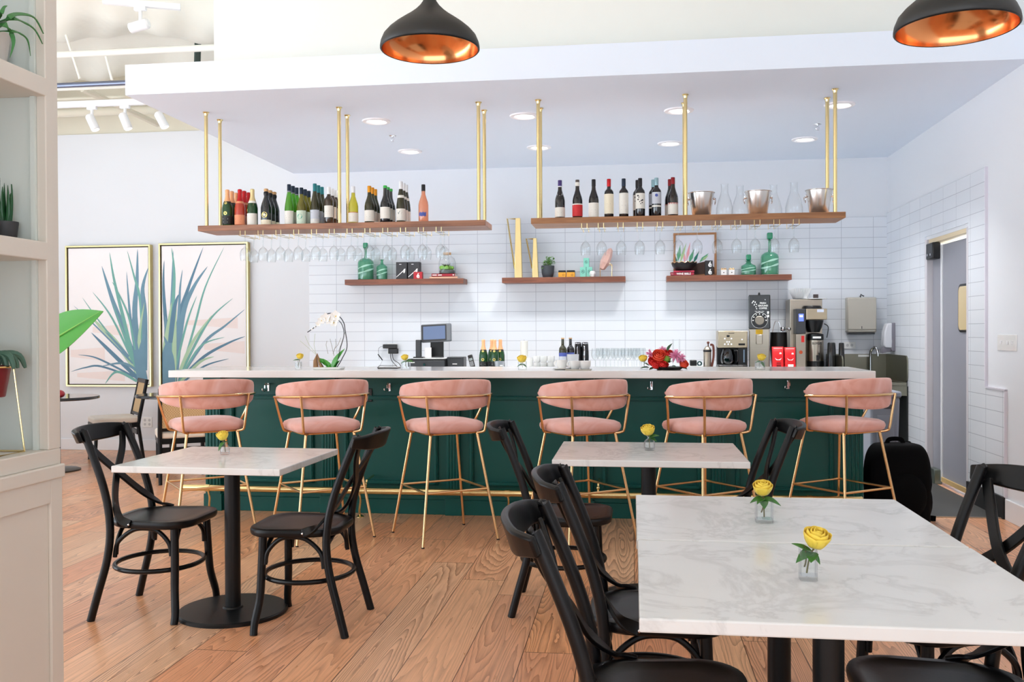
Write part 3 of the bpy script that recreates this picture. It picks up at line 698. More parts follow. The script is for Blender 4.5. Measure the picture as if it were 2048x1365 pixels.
rose_vase('yellow rose in a square glass vase on the nearest marble table',1616,1160,TZ,'square',.040,.074,(.020,0,.098),.032,[(-.85,-.2,.5,.055,.022,.1),(-.9,-.35,-.1,.042,.032,.5),(-.2,-.8,-.2,.038,.03,.2),(.5,-.7,-.5,.032,.014,.3)])

# ================================================================ pendant lamps
COPPER=mat('polished_copper_lining',(232,156,102),.18,1,var=.05,vs=3)
def make_pendant(label,loc,R):
    t=thing('pendant_lamp',label,'pendant lamp',loc,0,'black and copper pendant lamps')
    pr=[(.97,-.015),(1,.03),(.985,.12),(.93,.25),(.83,.365),(.70,.475),(.56,.575),(.42,.67),(.30,.765),(.20,.865),(.135,.96),(.11,1.05),(.105,1.16)]
    obj('shade',MB().lathe([(r*R,z*R) for r,z in pr]+[(0,1.16*R)],64),mat('matt_black_shade',(30,31,31),.5,var=.1,vs=20),t,smooth=60)
    pin=[(.97,-.015),(.965,.03),(.95,.12),(.90,.24),(.80,.35),(.67,.455),(.53,.555),(.40,.645),(.28,.735),(.18,.835),(0,.86)]
    obj('copper_lining',MB().lathe([(r*R,z*R) for r,z in pin],64),COPPER,t,smooth=60)
    obj('rim',MB().lathe([(.965*R,-.015*R),(.985*R,-.022*R),(1.0*R,-.004*R),(.985*R,.004*R)],64),BLKMET,t)
    b=obj('socket',MB().cyl((0,0,.60*R),(0,0,.86*R),.022),BLKPL,t)
    obj('bulb',MB().sph((0,0,.55*R),(.024,.024,.03),16,10),mat('frosted_bulb',(250,246,236),.4,emit=.6),b)
    obj('stem',MB().cyl((0,0,1.16*R),(0,0,1.35*R),.017),BLKMET,t)
    obj('cord',MB().cyl((0,0,1.3*R),(0,0,4.1-loc[2]),.0035,seg=8),BLKPL,t)
    return t
p=PY(860,98,3.45); L0=make_pendant('black pendant lamp with copper lining, in the middle of the view',(p.x,p.y,p.z),.188)
p=PY(1912,57,3.15); dup(L0,(p.x,p.y,p.z),0,'black pendant lamp with copper lining, at the top right corner')

# ================================================================ hanging shelves
YS0,YS1=7.23,7.58
ST=[2.252,2.258]
def hang_shelf(label,x0,x1,zt,poles,m,racks):
    s=thing('hanging_shelf',label,'shelf',(0,0,0),0,'walnut shelves hung on brass rods')
    obj('board',MB().box(x0,x1,YS0,YS1,zt-.045,zt),m,s,bevel=.003,smooth=0)
    for (u0,v0,u1,v1,y) in poles:
        x=(PY(u0,v0,y).x+PY(u1,v1,y).x)/2
        r=obj('rod',MB().cyl((x,y,zt),(x,y,ZS),.0145,seg=18),BRASS,s)
        obj('flange',MB().lathe([(.015,-.03),(.018,-.012),(.026,-.004),(.026,0),(0,0)],18,(x,y,ZS)),BRASS,r)
    for x in racks:
        mb=MB(); zb=zt-.045; zr=zb-.042
        for sx in (-.021,.021):
            mb.tube([(x+sx,YS0+.03,zb),(x+sx,YS0+.03,zr),(x+sx,YS1-.02,zr),(x+sx,YS1-.02,zb)],.0022,6)
            mb.tube([(x+sx*1.0,YS0+.03,zr),(x+sx*1.25,YS0+.005,zr+.004)],.0022,6)
        obj('glass_rack',mb,BRASS,s)
    return s
yA,yB=7.27,7.54
P1=[(413.5,228.8,412,453.6,yA),(442,246,438.8,452.5,yB),(679.9,214.7,677.3,444.8,yA),(696,231.6,694.4,444.8,yB),(956.5,200,958.1,436.5,yA),(969.4,217,968.2,436.5,yB)]
P2=[(1074.8,196,1078.8,432,yA),(1080,214,1081.9,432,yB),(1369.8,187,1372.2,426.7,yA),(1367,208,1370.5,426.7,yB),(1666.8,181.8,1673.8,423,yA),(1652.2,200.3,1656.9,375,yB)]
U1=[486.5+35.6*i for i in range(12)]; U2=[1169,1202,1241,1280,1320,1358.5,1396.4,1436,1475,1514,1553,1592]
X1=[PY(u,470,7.27).x for u in U1]; X2=[PY(u,455,7.27).x for u in U2]
hang_shelf('long walnut shelf hung on brass rods, left one, crowded with bottles',-3.545,-1.153,ST[0],P1,WAL1,X1)
WAL3=walnut('golden_walnut_board',(128,82,48),(172,120,76))
hang_shelf('long walnut shelf hung on brass rods, right one, with three ice buckets',-.791,1.585,ST[1],P2,WAL3,X2)
def glass_prof(h,r,inv=1):
    p=[(0,0),(.46,0.0),(.48,.006),(.1,.02),(.055,.06),(.05,.40),(.10,.46),(.30,.52),(.44,.60),(.5,.70),(.49,.82),(.42,1.0)]
    return [(a*2*r,b*h) for a,b in p]
WGL=glassmat('wine_glass_clear',(248,250,250),.7,.05,.06)
gl0=None
def hung(x,y,z,label):
    global gl0
    if gl0 is None:
        gl0=solo('hanging_wine_glass',MB().lathe([(r,-zz) for r,zz in glass_prof(.205,.040)],22),WGL,label,'wine glass','stemmed glasses hung under the shelves',smooth=60); gl0.location=(x,y,z)
    else: dup(gl0,(x,y,z),label=label)
for i,x in enumerate(X1):
    for j,y in enumerate((7.31,7.48)):
        hung(x+random.uniform(-.004,.004),y,ST[0]-.045-.039,'upside-down stemmed glass, %s pair from the left under the left shelf, %s one'%(ORD[i],('front','back')[j]))
for i,x in enumerate(X2):
    hung(x+random.uniform(-.004,.004),7.36,ST[1]-.045-.039,'upside-down stemmed glass, %s from the left under the right hanging shelf'%ORD[i])

# ================================================================ bottles
BP={'champ':[(0,0),(.040,0),(.0435,.006),(.0435,.145),(.038,.175),(.026,.21),(.0175,.235),(.0155,.27)],
    'burg':[(0,0),(.037,0),(.040,.006),(.040,.14),(.036,.165),(.024,.20),(.0165,.225),(.0145,.26)],
    'bord':[(0,0),(.034,0),(.037,.006),(.037,.19),(.034,.208),(.020,.226),(.0150,.236),(.0140,.26)],
    'flute':[(0,0),(.034,0),(.037,.006),(.037,.13),(.033,.17),(.024,.225),(.0165,.265),(.0145,.29)]}
CP={'champ':(.205,.305),'burg':(.252,.305),'bord':(.245,.305),'flute':(.272,.335)}
def gmat(nm,c,diff=.35): return glassmat('bottle_glass_'+nm,c,.6,.05,.05,diff)
GB=dict(green=gmat('green',(120,196,64),.25),dkgreen=gmat('dark_green',(34,88,44),.6),olive=gmat('olive',(158,152,50),.3),dkolive=gmat('dark_olive',(66,66,36),.55),
  yellow=gmat('yellow_green',(226,220,96),.3),rose=gmat('pale_rose',(246,190,160),.35),red=gmat('rose_red',(226,84,58),.6))
DARKG=mat('dark_wine_glass',(16,15,20),.08,var=.1,coat=.6); NAVYG=mat('navy_wine_glass',(18,26,34),.1,coat=.6); BROWNG=mat('brown_wine_glass',(50,36,24),.1,coat=.6)
def foil(nm,c,metal=.5,rough=.32): return mat('foil_'+nm,c,rough,metal,var=.06,vs=60)
FO=dict(orange=foil('orange',(248,182,132),.2),red=foil('red',(196,34,40)),gold=foil('pale_gold',(232,214,160)),navy=foil('navy',(34,48,66)),teal=foil('teal',(44,122,130)),white=foil('white',(232,234,236),.1),
  amber=foil('amber',(222,150,40)),lime=foil('lime_green',(54,176,74),.1),purple=foil('purple',(76,60,120)),black=foil('black',(34,34,38)),cork=mat('natural_cork',(206,164,116),.8,var=.2,vs=60),ltblue=foil('light_blue',(150,186,196)),dkred=foil('dark_red',(140,30,38)),grey=foil('grey',(100,92,88)))
LAB=dict(white=PAPER,cream=mat('cream_label_paper',(236,228,204),.7,var=.03,vs=30),black=mat('black_label_paper',(28,30,30),.5,var=.1),mint=mat('mint_label_paper',(206,224,204),.7,var=.03),grey=mat('grey_label_paper',(196,202,212),.6,var=.03),red=mat('red_label_paper',(206,40,44),.6,var=.05),pink=mat('coral_label_paper',(232,150,110),.6,var=.06),gold=mat('gold_label',(226,204,120),.35,.5,var=.05),tealink=mat('teal_ink',(60,160,140),.6),bluink=mat('blue_ink',(76,92,168),.6,var=.1),greyink=mat('grey_green_ink',(140,150,144),.6),redink=mat('red_ink',(170,40,44),.6))
def prof_r(pr,z):
    for (r0,z0),(r1,z1) in zip(pr,pr[1:]):
        if z0<=z<=z1 and z1>z0: return r0+(r1-r0)*(z-z0)/(z1-z0)
    return pr[-1][0]
def band(mb,pr,z0,z1,a=1.35,m=0,off=.0007,n=5):      # curved label on the side towards the room
    zs=[z0+(z1-z0)*i/n for i in range(n+1)]
    mb.lathe([(prof_r(pr,z)+off,z) for z in zs],18,a0=-PI/2-a,a1=-PI/2+a,m=m)
def patch(mb,pr,pts,m=0,off=.0014):                  # small shapes printed on a label: (angle, z) polygons
    vs=[]
    for a,z in pts:
        r=prof_r(pr,z)+off; vs.append((r*math.sin(a),-r*math.cos(a),z))
    mb._add(vs,[tuple(range(len(vs)))],m)
def lines(mb,pr,rows,m):
    for a0,a1,z,h in rows: patch(mb,pr,[(a0,z),(a1,z),(a1,z+h),(a0,z+h)],m)
def make_bottle(name,label,cat,kind,glass,cap,labels,group,H=None,caph=None,capstyle=None):
    pr=BP[kind]; c0,c1=CP[kind]
    if caph: c0=c1-caph
    t=thing(name,label,cat,(0,0,0),0,group)
    body=[(r,z) for r,z in pr if z<=c1-.004]+[(.0138,c1-.004),(0,c1-.004)]
    obj('bottle_glass',MB().lathe(body,26),glass,t,smooth=50)
    mb=MB()
    if kind=='champ' and capstyle!='cork':
        zs=[c0+(c1-.05-c0)*i/4 for i in range(5)]
        mb.lathe([(prof_r(pr,z)+.0012,z) for z in zs]+[(.0165,c1-.048),(.0185,c1-.04),(.0165,c1-.032),(.0185,c1-.016),(.0175,c1-.004),(.012,c1),(0,c1)],20)
    elif capstyle=='cork':
        mb.lathe([(.016,c1-.065),(.018,c1-.055),(.021,c1-.045),(.020,c1-.03),(.016,c1-.026)],18)
    else: mb.lathe([(prof_r(pr,c0)+.0012,c0),(.0160,c0+.012),(.0160,c1-.004),(.0145,c1),(0,c1)],20)
    cp=obj('capsule',mb,cap,t,smooth=50)
    if capstyle=='cork': obj('cork',MB().lathe([(.012,c1-.03),(.019,c1-.016),(.017,c1-.003),(.010,c1),(0,c1)],16),FO['cork'],cp)
    if capstyle=='ring': obj('cap_ring',MB().lathe([(.0166,c0-.001),(.0168,c0+.006),(.0150,c0+.006)],20),FO['white'],cp)
    for nm,mats,fn in labels:
        mb=MB(); fn(mb,pr); obj(nm,mb,mats,t,smooth=50)
    return t
def plainlab(z0,z1,mt,a=1.35,ink=True):
    def f(mb,pr):
        band(mb,pr,z0,z1,a)
        if ink: lines(mb,pr,[(-.5,.5,z0+(z1-z0)*.62,.003),(-.35,.35,z0+(z1-z0)*.48,.004),(-.45,.45,z0+(z1-z0)*.3,.0025)],1)
    return ('label',[mt,LAB['greyink']],f)
def disc(a,z,r,m,n=16):
    def f(mb,pr): patch(mb,pr,[(a+r/prof_r(pr,z)*math.cos(2*PI*i/n),z+r*math.sin(2*PI*i/n)) for i in range(n)],m)
    return f
def multi(mats,*fs): return ('label',mats,lambda mb,pr:[f(mb,pr) for f in fs])
def rows_of(u,n,proto_fn,label,shelf,dx=0.0,y0=7.325,dy=.088):
    z=ST[shelf]; b=None
    x=PY(u,430,y0).x
    for k in range(n):
        lb=label+('',', front of its row',', second in its row',', third in its row')[0 if n==1 else k+1]
        if b is None: b=proto_fn(lb); b.location=(x,y0,z)
        else: dup(b,(x+dx*k,y0+dy*k,z),label=lb)
GR='wine bottles on the left hanging shelf'; GR2='wine bottles on the right hanging shelf'
def B(kind,glass,cap,labs,group=GR,**k): return lambda lb: make_bottle('wine_bottle' if kind!='champ' else 'champagne_bottle',lb,'bottle',kind,glass,cap,labs,group,**k)
L_=lambda m,z0,z1,a=1.35: (lambda mb,pr: band(mb,pr,z0,z1,a,m))
ln=lambda rows,m: (lambda mb,pr: lines(mb,pr,rows,m))
pa=lambda pts,m: (lambda mb,pr: patch(mb,pr,pts,m))
ring=('neck_label',[LAB['black'],LAB['gold']],lambda mb,pr:(band(mb,pr,.188,.202,3.1),disc(0,.19,.011,1)(mb,pr)))
champ_black=multi([LAB['black'],LAB['gold'],LAB['white']],L_(0,.0,.085,1.9),disc(0,.105,.015,1),ln([(-.7,.7,.083,.002)],1),ln([(-.5,.5,.055,.008),(-.4,.4,.03,.005)],2))
rows_of(455,3,B('champ',GB['dkgreen'],FO['orange'],[champ_black,ring]),'orange-foiled champagne at the left end of the left shelf',0)
rows_of(480,3,B('champ',GB['red'],FO['red'],[multi([LAB['pink'],LAB['redink']],L_(0,.01,.09,1.5),ln([(-.6,.6,.05,.012),(-.5,.5,.03,.006)],1)),('neck_label',[LAB['pink']],lambda mb,pr:band(mb,pr,.186,.204,3.1))]),'rosé sparkling bottle with red foil on the left shelf',0)
rows_of(505,1,B('champ',GB['dkgreen'],FO['gold'],[multi([LAB['white'],LAB['gold'],LAB['greyink']],L_(0,.005,.10),pa([(-.9,.115),(.55,.165),(.7,.185),(-.8,.135)],1),ln([(-.5,.5,.06,.004)],2)),('neck_label',[LAB['white']],lambda mb,pr:band(mb,pr,.186,.21,3.1))]),'sparkling bottle with pale gold foil and slanting gold stripe',0)
rows_of(532.5,3,B('champ',NAVYG,FO['black'],[multi([LAB['cream'],LAB['gold'],LAB['greyink']],L_(0,.004,.045,1.5),disc(0,.085,.024,1),disc(0,.085,.012,0),ln([(-.6,.6,.02,.006)],2))],capstyle='cork'),'dark bottle with exposed cork and round gold seal',0)
rows_of(578.5,3,B('flute',GB['green'],FO['navy'],[plainlab(.005,.115,PAPER,1.5)],capstyle='ring'),'tall bright green bottle with dark blue cap',0)
rows_of(603,3,B('burg',GB['olive'],FO['navy'],[multi([LAB['mint'],LAB['tealink']],L_(0,.005,.115,1.4),disc(0,.066,.02,1),ln([(-.5,.5,.02,.004)],1))]),'olive bottle with navy cap and teal circle label',0)
rows_of(630,3,B('flute',GB['dkolive'],FO['teal'],[multi([LAB['grey'],LAB['greyink'],LAB['white']],L_(0,.0,.118,1.5),pa([(-1.2,.075),(-.4,.092),(.5,.078),(1.3,.06),(1.3,.072),(.5,.094),(-.4,.104),(-1.2,.088)],1),L_(2,.0,.045,1.4))]),'tall olive bottle with teal cap and grey swoosh label',0)
rows_of(658,3,B('bord',BROWNG,FO['white'],[plainlab(.055,.15,PAPER,1.3)]),'brown square-shouldered bottle with white capsule',0)
rows_of(706.7,1,B('burg',GB['yellow'],FO['white'],[multi([LAB['white'],LAB['redink'],LAB['greyink']],L_(0,.0,.088,1.4),L_(1,.088,.092,1.4),ln([(-.4,.4,.05,.004),(-.3,.3,.035,.003)],2))]),'single yellow-green bottle with white capsule between two rod pairs',0)
rows_of(739,3,B('burg',GB['dkolive'],FO['amber'],[plainlab(.0,.105,PAPER,1.5)]),'dark olive bottle with amber orange capsule',0)
rows_of(770.5,3,B('burg',NAVYG,FO['lime'],[('label',[PAPER],lambda mb,pr:band(mb,pr,.035,.128,1.4))],caph=.022),'dark bottle with bright green cap band',0)
rows_of(802,3,B('flute',GB['dkolive'],FO['white'],[multi([LAB['white'],LAB['greyink']],L_(0,.0,.112,1.5),pa([(-.5,.08),(0,.095),(.5,.082),(.3,.068),(-.3,.066)],1),ln([(-.5,.5,.04,.005)],1)),('neck_label',[LAB['white']],lambda mb,pr:band(mb,pr,.20,.222,3.1))],H=.36),'tallest olive bottle with white cap and white neck band',0)
rows_of(847,1,B('burg',GB['rose'],FO['black'],[('label',[LAB['bluink']],lambda mb,pr:[patch(mb,pr,[(-.75+.3*i,.045+.006*(i%2)),(-.45+.3*i,.05-.006*(i%2)),(-.42+.3*i,.082-.01*(i%2)),(-.75+.3*i,.075+.008*(i%2))]) for i in range(5)])]),'single pale pink rosé bottle with blue lettering',0)
# right shelf
rows_of(1120,1,B('burg',DARKG,FO['purple'],[plainlab(.0,.088,PAPER,1.5),('neck_label',[PAPER],lambda mb,pr:patch(mb,pr,[(-.95,.20),(-.7,.185),(0,.178),(.7,.185),(.95,.20)]))],GR2,capstyle='ring'),'red wine bottle with purple capsule and half-moon neck label',1)
rows_of(1155,1,B('burg',DARKG,FO['grey'],[multi([LAB['red'],LAB['white']],L_(0,.0,.105,1.5),L_(1,.105,.114,1.5),pa([(-1.4,.0),(-.75,.0),(-.75,.105),(-1.4,.105)],1)),('neck_label',[PAPER],lambda mb,pr:band(mb,pr,.255,.285,3.1,off=.003))],GR2),'red wine bottle with bright red label',1)
rows_of(1187.5,1,B('burg',DARKG,FO['black'],[plainlab(.005,.118,PAPER,1.4)],GR2),'red wine bottle with black capsule, left of the red-capped one',1)
rows_of(1218,1,B('bord',DARKG,FO['red'],[plainlab(.03,.185,LAB['cream'],1.35)],GR2),'square-shouldered red wine bottle with bright red capsule',1)
rows_of(1247.5,1,B('bord',DARKG,FO['navy'],[plainlab(.0,.19,LAB['white'],1.35)],GR2),'square-shouldered red wine bottle with full-height white label',1)
rows_of(1280.5,2,B('bord',DARKG,FO['black'],[multi([LAB['white'],INK],L_(0,.065,.185,1.35),*[disc(a,z,r,1,8) for a,z,r in ((-.5,.165,.007),(-.3,.15,.004),(-.45,.135,.006),(-.1,.118,.004),(.2,.125,.005),(.45,.13,.007),(.1,.102,.004),(.4,.11,.005),(-.25,.16,.003))])],GR2),'red wine bottle with scattered black blots on its label',1,dx=-.02)
rows_of(1313,2,B('bord',DARKG,FO['ltblue'],[multi([LAB['grey'],LAB['white'],LAB['bluink']],L_(0,.10,.19,1.2),L_(1,.075,.088,1.2),disc(0,.165,.012,2,10))],GR2),'red wine bottle with light blue capsule and grey label',1,dx=-.022)
rows_of(1346,2,B('burg',DARKG,FO['dkred'],[multi([LAB['white'],LAB['redink']],L_(0,.0,.105,1.35),*[pa([(-1.2+.4*i,.105),(-1.05+.4*i,.09),(-.9+.4*i,.105)],1) for i in range(6)])],GR2),'red wine bottle with dark red capsule beside the middle rod',1,dx=-.02)
# ice buckets and carafes
bk0=None
for u,lb in ((1403,'beside the middle brass rod'),(1516,'in the middle of the three'),(1638,'at the right end of the shelf')):
    x=PY(u,400,7.40).x; lab='shiny steel ice bucket '+lb+' on the right hanging shelf' if lb[-5:]!='shelf' else 'shiny steel ice bucket '+lb
    if bk0 is None:
        bk0=thing('ice_bucket',lab,'ice bucket',(x,7.40,ST[1]),0,'steel ice buckets')
        obj('body',MB().lathe([(0,0),(.066,0),(.070,.004),(.098,.185),(.104,.188),(.104,.192),(.096,.190),(.069,.010),(0,.010)],36),mat('polished_steel',(212,210,208),.26,1,var=.10,vs=7,stretch=(1,1,.05)),bk0,smooth=40)
        for s in (-1,1):
            h=obj('ring_mount',MB().sph((s*.098,0,.145),(.012,.014,.012),12,8),CHROME,bk0)
            obj('ring_handle',MB().tube([(s*(.106+.004*math.cos(a)),.026*math.sin(a),.125-.026*(1-math.cos(a))*.9+.018) for a in [2*PI*i/20 for i in range(20)]],.003,7,closed=True),CHROME,h)
    else: dup(bk0,(x,7.40,ST[1]),label=lab)
c0=None
for u,y,lb in ((1449,7.36,'right of the first ice bucket'),(1480,7.46,'touching the left side of the middle bucket'),(1547,7.46,'behind the right side of the middle bucket'),(1588,7.36,'left of the end ice bucket')):
    x=PY(u,400,y).x; lab='clear glass carafe '+lb+', right hanging shelf'
    if c0 is None:
        c0=solo('glass_carafe',MB().lathe([(0,.002),(.062,.002),(.066,.01),(.064,.06),(.050,.12),(.033,.165),(.027,.19),(.027,.24),(.031,.25)],26),CLEAR,lab,'carafe','glass carafes',smooth=60); c0.location=(x,y,ST[1])
    else: dup(c0,(x,y,ST[1]),label=lab)

# ================================================================ wall shelves and what stands on them
ZW=1.957; YW0,YW1=9.95,YB-.012
for x0,x1,lb in ((-3.166,-1.83,'left'),(-1.407,-.079,'middle'),(.354,1.639,'right')):
    s=thing('wall_shelf','thick walnut wall shelf on the white tiles, %s one of three'%lb,'shelf',((x0+x1)/2,YW1,ZW),0,'walnut wall shelves')
    w=(x1-x0)/2; obj('board',MB().box(-w,w,YW0-YW1,0,-.058,0),WAL2,s,bevel=.003,smooth=0)
YQ=10.06
def sx(u,y=YQ): return PY(u,540,y).x
GGL=glassmat('green_bottle_glass',(124,206,172),.55,.06,.04,.3); GGD=mat('deep_green_glass',(20,138,98),.12,coat=.5,var=.1,vs=8); GSW=mat('white_swirl_glass',(170,214,196),.2,coat=.4)
def decanter(label,u,r,hb,hn,stop,stopsz,swirl,neck=.014):
    t=thing('glass_decanter',label,'decanter',(sx(u),YQ,ZW),0,'green swirled glass decanters')
    pr=[(0,0),(r*.97,0),(r,.008),(r,hb*.80),(r*.92,hb*.90),(r*.6,hb),(neck*1.3,hb+.012),(neck,hb+.03),(neck,hn),(neck*1.9,hn+.008),(neck*.9,hn+.01)]
    obj('body',MB().lathe(pr,28),GGL,t,smooth=50)
    obj('tinted_layer',MB().lathe([(0,.004),(r*.965,.004),(r*.965,hb*swirl),(0,hb*swirl)],28),GGD,t,smooth=50)
    mb=MB()
    for k in range(2):
        pts=[((r+.001)*math.cos(a),(r+.001)*math.sin(a),hb*(.42+.18*k)+hb*.12*math.sin(a*1+1.1+k*.7)) for a in [-PI+PI*i/16 for i in range(17)]]
        mb.ribbon(pts,[hb*.02+hb*.07*abs(math.sin(i*.4+k)) for i in range(17)],.0012,[(math.cos(-PI+PI*i/16),math.sin(-PI+PI*i/16),0) for i in range(17)])
    obj('swirl',mb,GSW,t)
    if stop: obj('stopper',MB().box(-stopsz,stopsz,-stopsz,stopsz,hn+.012,hn+.012+stopsz*2.4).cyl((0,0,hn-.01),(0,0,hn+.015),neck*.8),GGD,t,bevel=stopsz*.4)
    return t
decanter('large green swirled glass decanter at the left of the left wall shelf',731.5,.088,.235,.34,1,.026,.5)
decanter('small green swirled glass bottle beside the large decanter, left wall shelf',764,.060,.165,.215,0,.0,.36)
decanter('small green decanter with square stopper on the right wall shelf',1497,.077,.115,.145,1,.026,.42,.022)
decanter('tall green decanter with square stopper at the right of the right wall shelf',1539.5,.092,.235,.365,1,.029,.62)
def cbox(name,label,cat,u0,u1,h,d,m,z=ZW,y=YQ,group=None,deco=None,rz=0):
    x0,x1=sx(u0,y-d/2),sx(u1,y-d/2); w=(x1-x0)/2
    t=thing(name,label,cat,((x0+x1)/2,y,z),rz,group)
    obj('carton',MB().box(-w,w,-d/2,d/2,0,h),m,t,bevel=.0015,smooth=0)
    if deco:
        mb=MB(); mats=deco(mb,w,h,-d/2-.001); obj('print',mb,mats,t,smooth=0)
    return t
BOXB=mat('dark_slate_carton',(50,50,54),.5,var=.06); WINK=mat('white_print',(240,240,238),.5); REDC=mat('red_carton',(178,30,42),.5,var=.08)
def flat(mb,pts,y,m=0): mb._add([(x,y,z) for x,z in pts],[tuple(range(len(pts)))],m)
def knife(mb,w,h,y):
    flat(mb,[(-w*.95,h*.10),(-w*.95,h*.15),(w*.45,h*.55),(w*.5,h*.5)],y); flat(mb,[(w*.35,h*.38),(w*.42,h*.58),(w*.72,h*.62),(w*.66,h*.42),(w*.5,h*.34)],y-.0002)
    flat(mb,[(-w*.4,h*.85),(-w*.4,h*.88),(0,h*.88),(0,h*.85)],y); return [WINK]
cbox('gift_carton','dark slate carton with white knife-like print, left one of the pair','box',792,813.7,.190,.10,BOXB,group='dark cartons on the left wall shelf',deco=knife)
cbox('gift_carton','dark slate carton with white knife-like print, right one of the pair','box',816,838.5,.190,.10,BOXB,group='dark cartons on the left wall shelf',deco=knife)
def edeco(mb,w,h,y): text(mb,'é',h*.95,(w*.05,y,h*.42),bold=.002); return [WINK]
def edeco2(mb,w,h,y): text(mb,'é',h*1.0,(w*.25,y,h*.45),bold=.002); return [WINK]
cbox('small_carton','small red carton with a white accented letter before the dark cartons','box',827,844,.076,.06,REDC,y=9.985,deco=edeco)
def book(label,u0,u1,z,h,m,title=None,tm=None,y=10.04,d=.16,rz=0):
    x0,x1=sx(u0,y-d/2),sx(u1,y-d/2); w=(x1-x0)/2
    t=thing('book',label,'book',((x0+x1)/2,y,z),rz)
    obj('cover',MB().box(-w,w,-d/2,d/2,0,.003).box(-w,w,-d/2,d/2,h-.003,h).box(-w,w,-d/2,-d/2+.004,0,h),m,t,smooth=0)
    obj('pages',MB().box(-w+.004,w-.004,-d/2+.004,d/2-.004,.003,h-.003),PAPER,t,smooth=0)
    if title:
        mb=MB(); title(mb,w,h,-d/2-.001); obj('spine_lettering',mb,tm or WINK,t,smooth=0)
    return t
TANC=mat('tan_pink_cover',(226,176,146),.6,var=.05)
book('tan book at the bottom of the pair under the terrarium',859,915,ZW,.022,TANC)
book('red book on top of the tan book under the terrarium',863,909.5,ZW+.022,.032,mat('red_cover',(162,30,46),.5,var=.06),lambda mb,w,h,y:(mb.box(-w*.93,-w*.55,y,y+.001,h*.35,h*.65),mb.box(-w*.45,-w*.12,y,y+.001,h*.35,h*.65),mb.box(w*.82,w*.93,y,y+.001,h*.3,h*.7)))
t=thing('terrarium','corked glass jar of small succulents standing on two books','terrarium',(sx(895),10.05,ZW+.054))
obj('glass',MB().lathe([(0,.002),(.090,.002),(.094,.01),(.094,.13),(.08,.17),(.052,.19),(.046,.20),(.046,.215)],28),CLEAR,t,smooth=60)
obj('cork',MB().cyl((0,0,.21),(0,0,.235),.044),FO['cork'],t)
obj('pebbles',MB().lathe([(0,.004),(.088,.004),(.088,.035),(.06,.045),(0,.05)],20),mat('grey_pebbles',(92,100,98),.7,var=.4,vs=60,bump=1,bs=60),t)
mb=MB()
for k in range(9): mb.sph((random.uniform(-.06,.06),random.uniform(-.06,.03),.055+random.uniform(0,.02)),random.uniform(.016,.026),8,6,jit=.15)
obj('moss',mb,mat('bright_moss',(132,186,70),.8,var=.3,vs=50),t)
mb=MB()
for k in range(12):
    a=2*PI*k/12; mb.leaf((-.01,-.02,.06),(math.cos(a)*.7,math.sin(a)*.7,1),(0,0,1),.07,.016,.2,.2)
obj('succulent',mb,mat('dark_red_green_leaf',(70,80,48),.5,var=.4,vs=40),t)
# middle wall shelf
def brass_v(label,u0,u1,us,vt,y=10.06):
    zt=PY((u0+u1)/2,vt,y).z-ZW; x0,x1=sx(u0,y),sx(u1,y); xs_=sx(us,y); xm=(x0+x1)/2
    t=thing('brass_vase',label,'vase',(xm,y,ZW)); a,b,c=x0-xm,x1-xm,xs_-xm; fo=b-.012
    mb=MB(); tl=c+ (0-c)*0; 
    base=-.005
    mb._add([(c,-.03,zt),(b-.02,-.03,zt),(b,-.03,0),(base+c*.3,-.03,0),(c,.03,zt),(b-.02,.03,zt),(b,.03,0),(base+c*.3,.03,0)],[(0,3,2,1),(4,5,6,7),(0,1,5,4),(1,2,6,5),(2,3,7,6),(3,0,4,7)])
    obj('column',mb,BRASS,t,bevel=.004)
    mb=MB(); r=.0055
    for yy in (-.025,.025):
        mb.tube([(c,yy,zt-r),(a+r,yy,zt-r),(base+c*.3,yy,.10)],r,4)
    mb.tube([(a+r,-.025,zt-r),(a+r,.025,zt-r)],r,4); obj('open_frame',mb,BRASS,t)
brass_v('tall geometric brass vase at the left end of the middle wall shelf',1014,1045,1032,437)
brass_v('shorter geometric brass vase next to the tall one, middle wall shelf',1052,1077.5,1067,477)
t=thing('potted_herb','leafy green herb in a charcoal pot on the middle wall shelf','potted plant',(sx(1095.5),YQ,ZW))
obj('pot',MB().lathe([(0,0),(.05,0),(.054,.004),(.066,.05),(.072,.12),(.072,.130),(.066,.130),(.064,.115),(0,.112)],28),mat('charcoal_pot',(66,70,76),.6,var=.08,vs=12),t)
mb=MB(); lf=MB()
for k in range(14):
    a=random.uniform(0,2*PI); r=random.uniform(.01,.05); h=random.uniform(.05,.12); tip=Vector((r*1.3*math.cos(a),r*1.3*math.sin(a),.112+h)); mb.tube([(r*.4*math.cos(a),r*.4*math.sin(a),.11),tip],.0018,5)
    for j in range(7):
        b=random.uniform(0,2*PI); lf.leaf(tip-Vector((0,0,.016*j*.8)),(math.cos(b),math.sin(b),random.uniform(.1,.9)),(0,0,1),random.uniform(.028,.042),.021,.4)
obj('stems',mb,STEM,t); obj('leaves',lf,mat('fresh_herb_leaf',(96,158,66),.5,var=.3,vs=50),t)
for u0,u1,lb in ((1117,1132,'left'),(1133.5,1150,'right')):
    x0,x1=sx(u0),sx(u1); r=(x1-x0)/2; t=thing('spice_tin','orange tin with black lid, %s one of the pair on the middle wall shelf'%lb,'tin',((x0+x1)/2,YQ,ZW),0,'orange tins')
    obj('tin',MB().box(-r,r,-r,r,0,.055),mat('orange_tin_paint',(236,168,46),.4,var=.05),t,bevel=.004); obj('lid',MB().box(-r*.96,r*.96,-r*.96,r*.96,.055,.076),BLKPL,t,bevel=.004)
    obj('mark',MB().lathe([(.008,0),(.011,0)],14).xf(Matrix.Translation((r*.35,-r-.0006,.025))@Matrix.Rotation(PI/2,4,'X')),INK,t)
MINT=mat('mint_carton',(138,214,192),.5,var=.04)
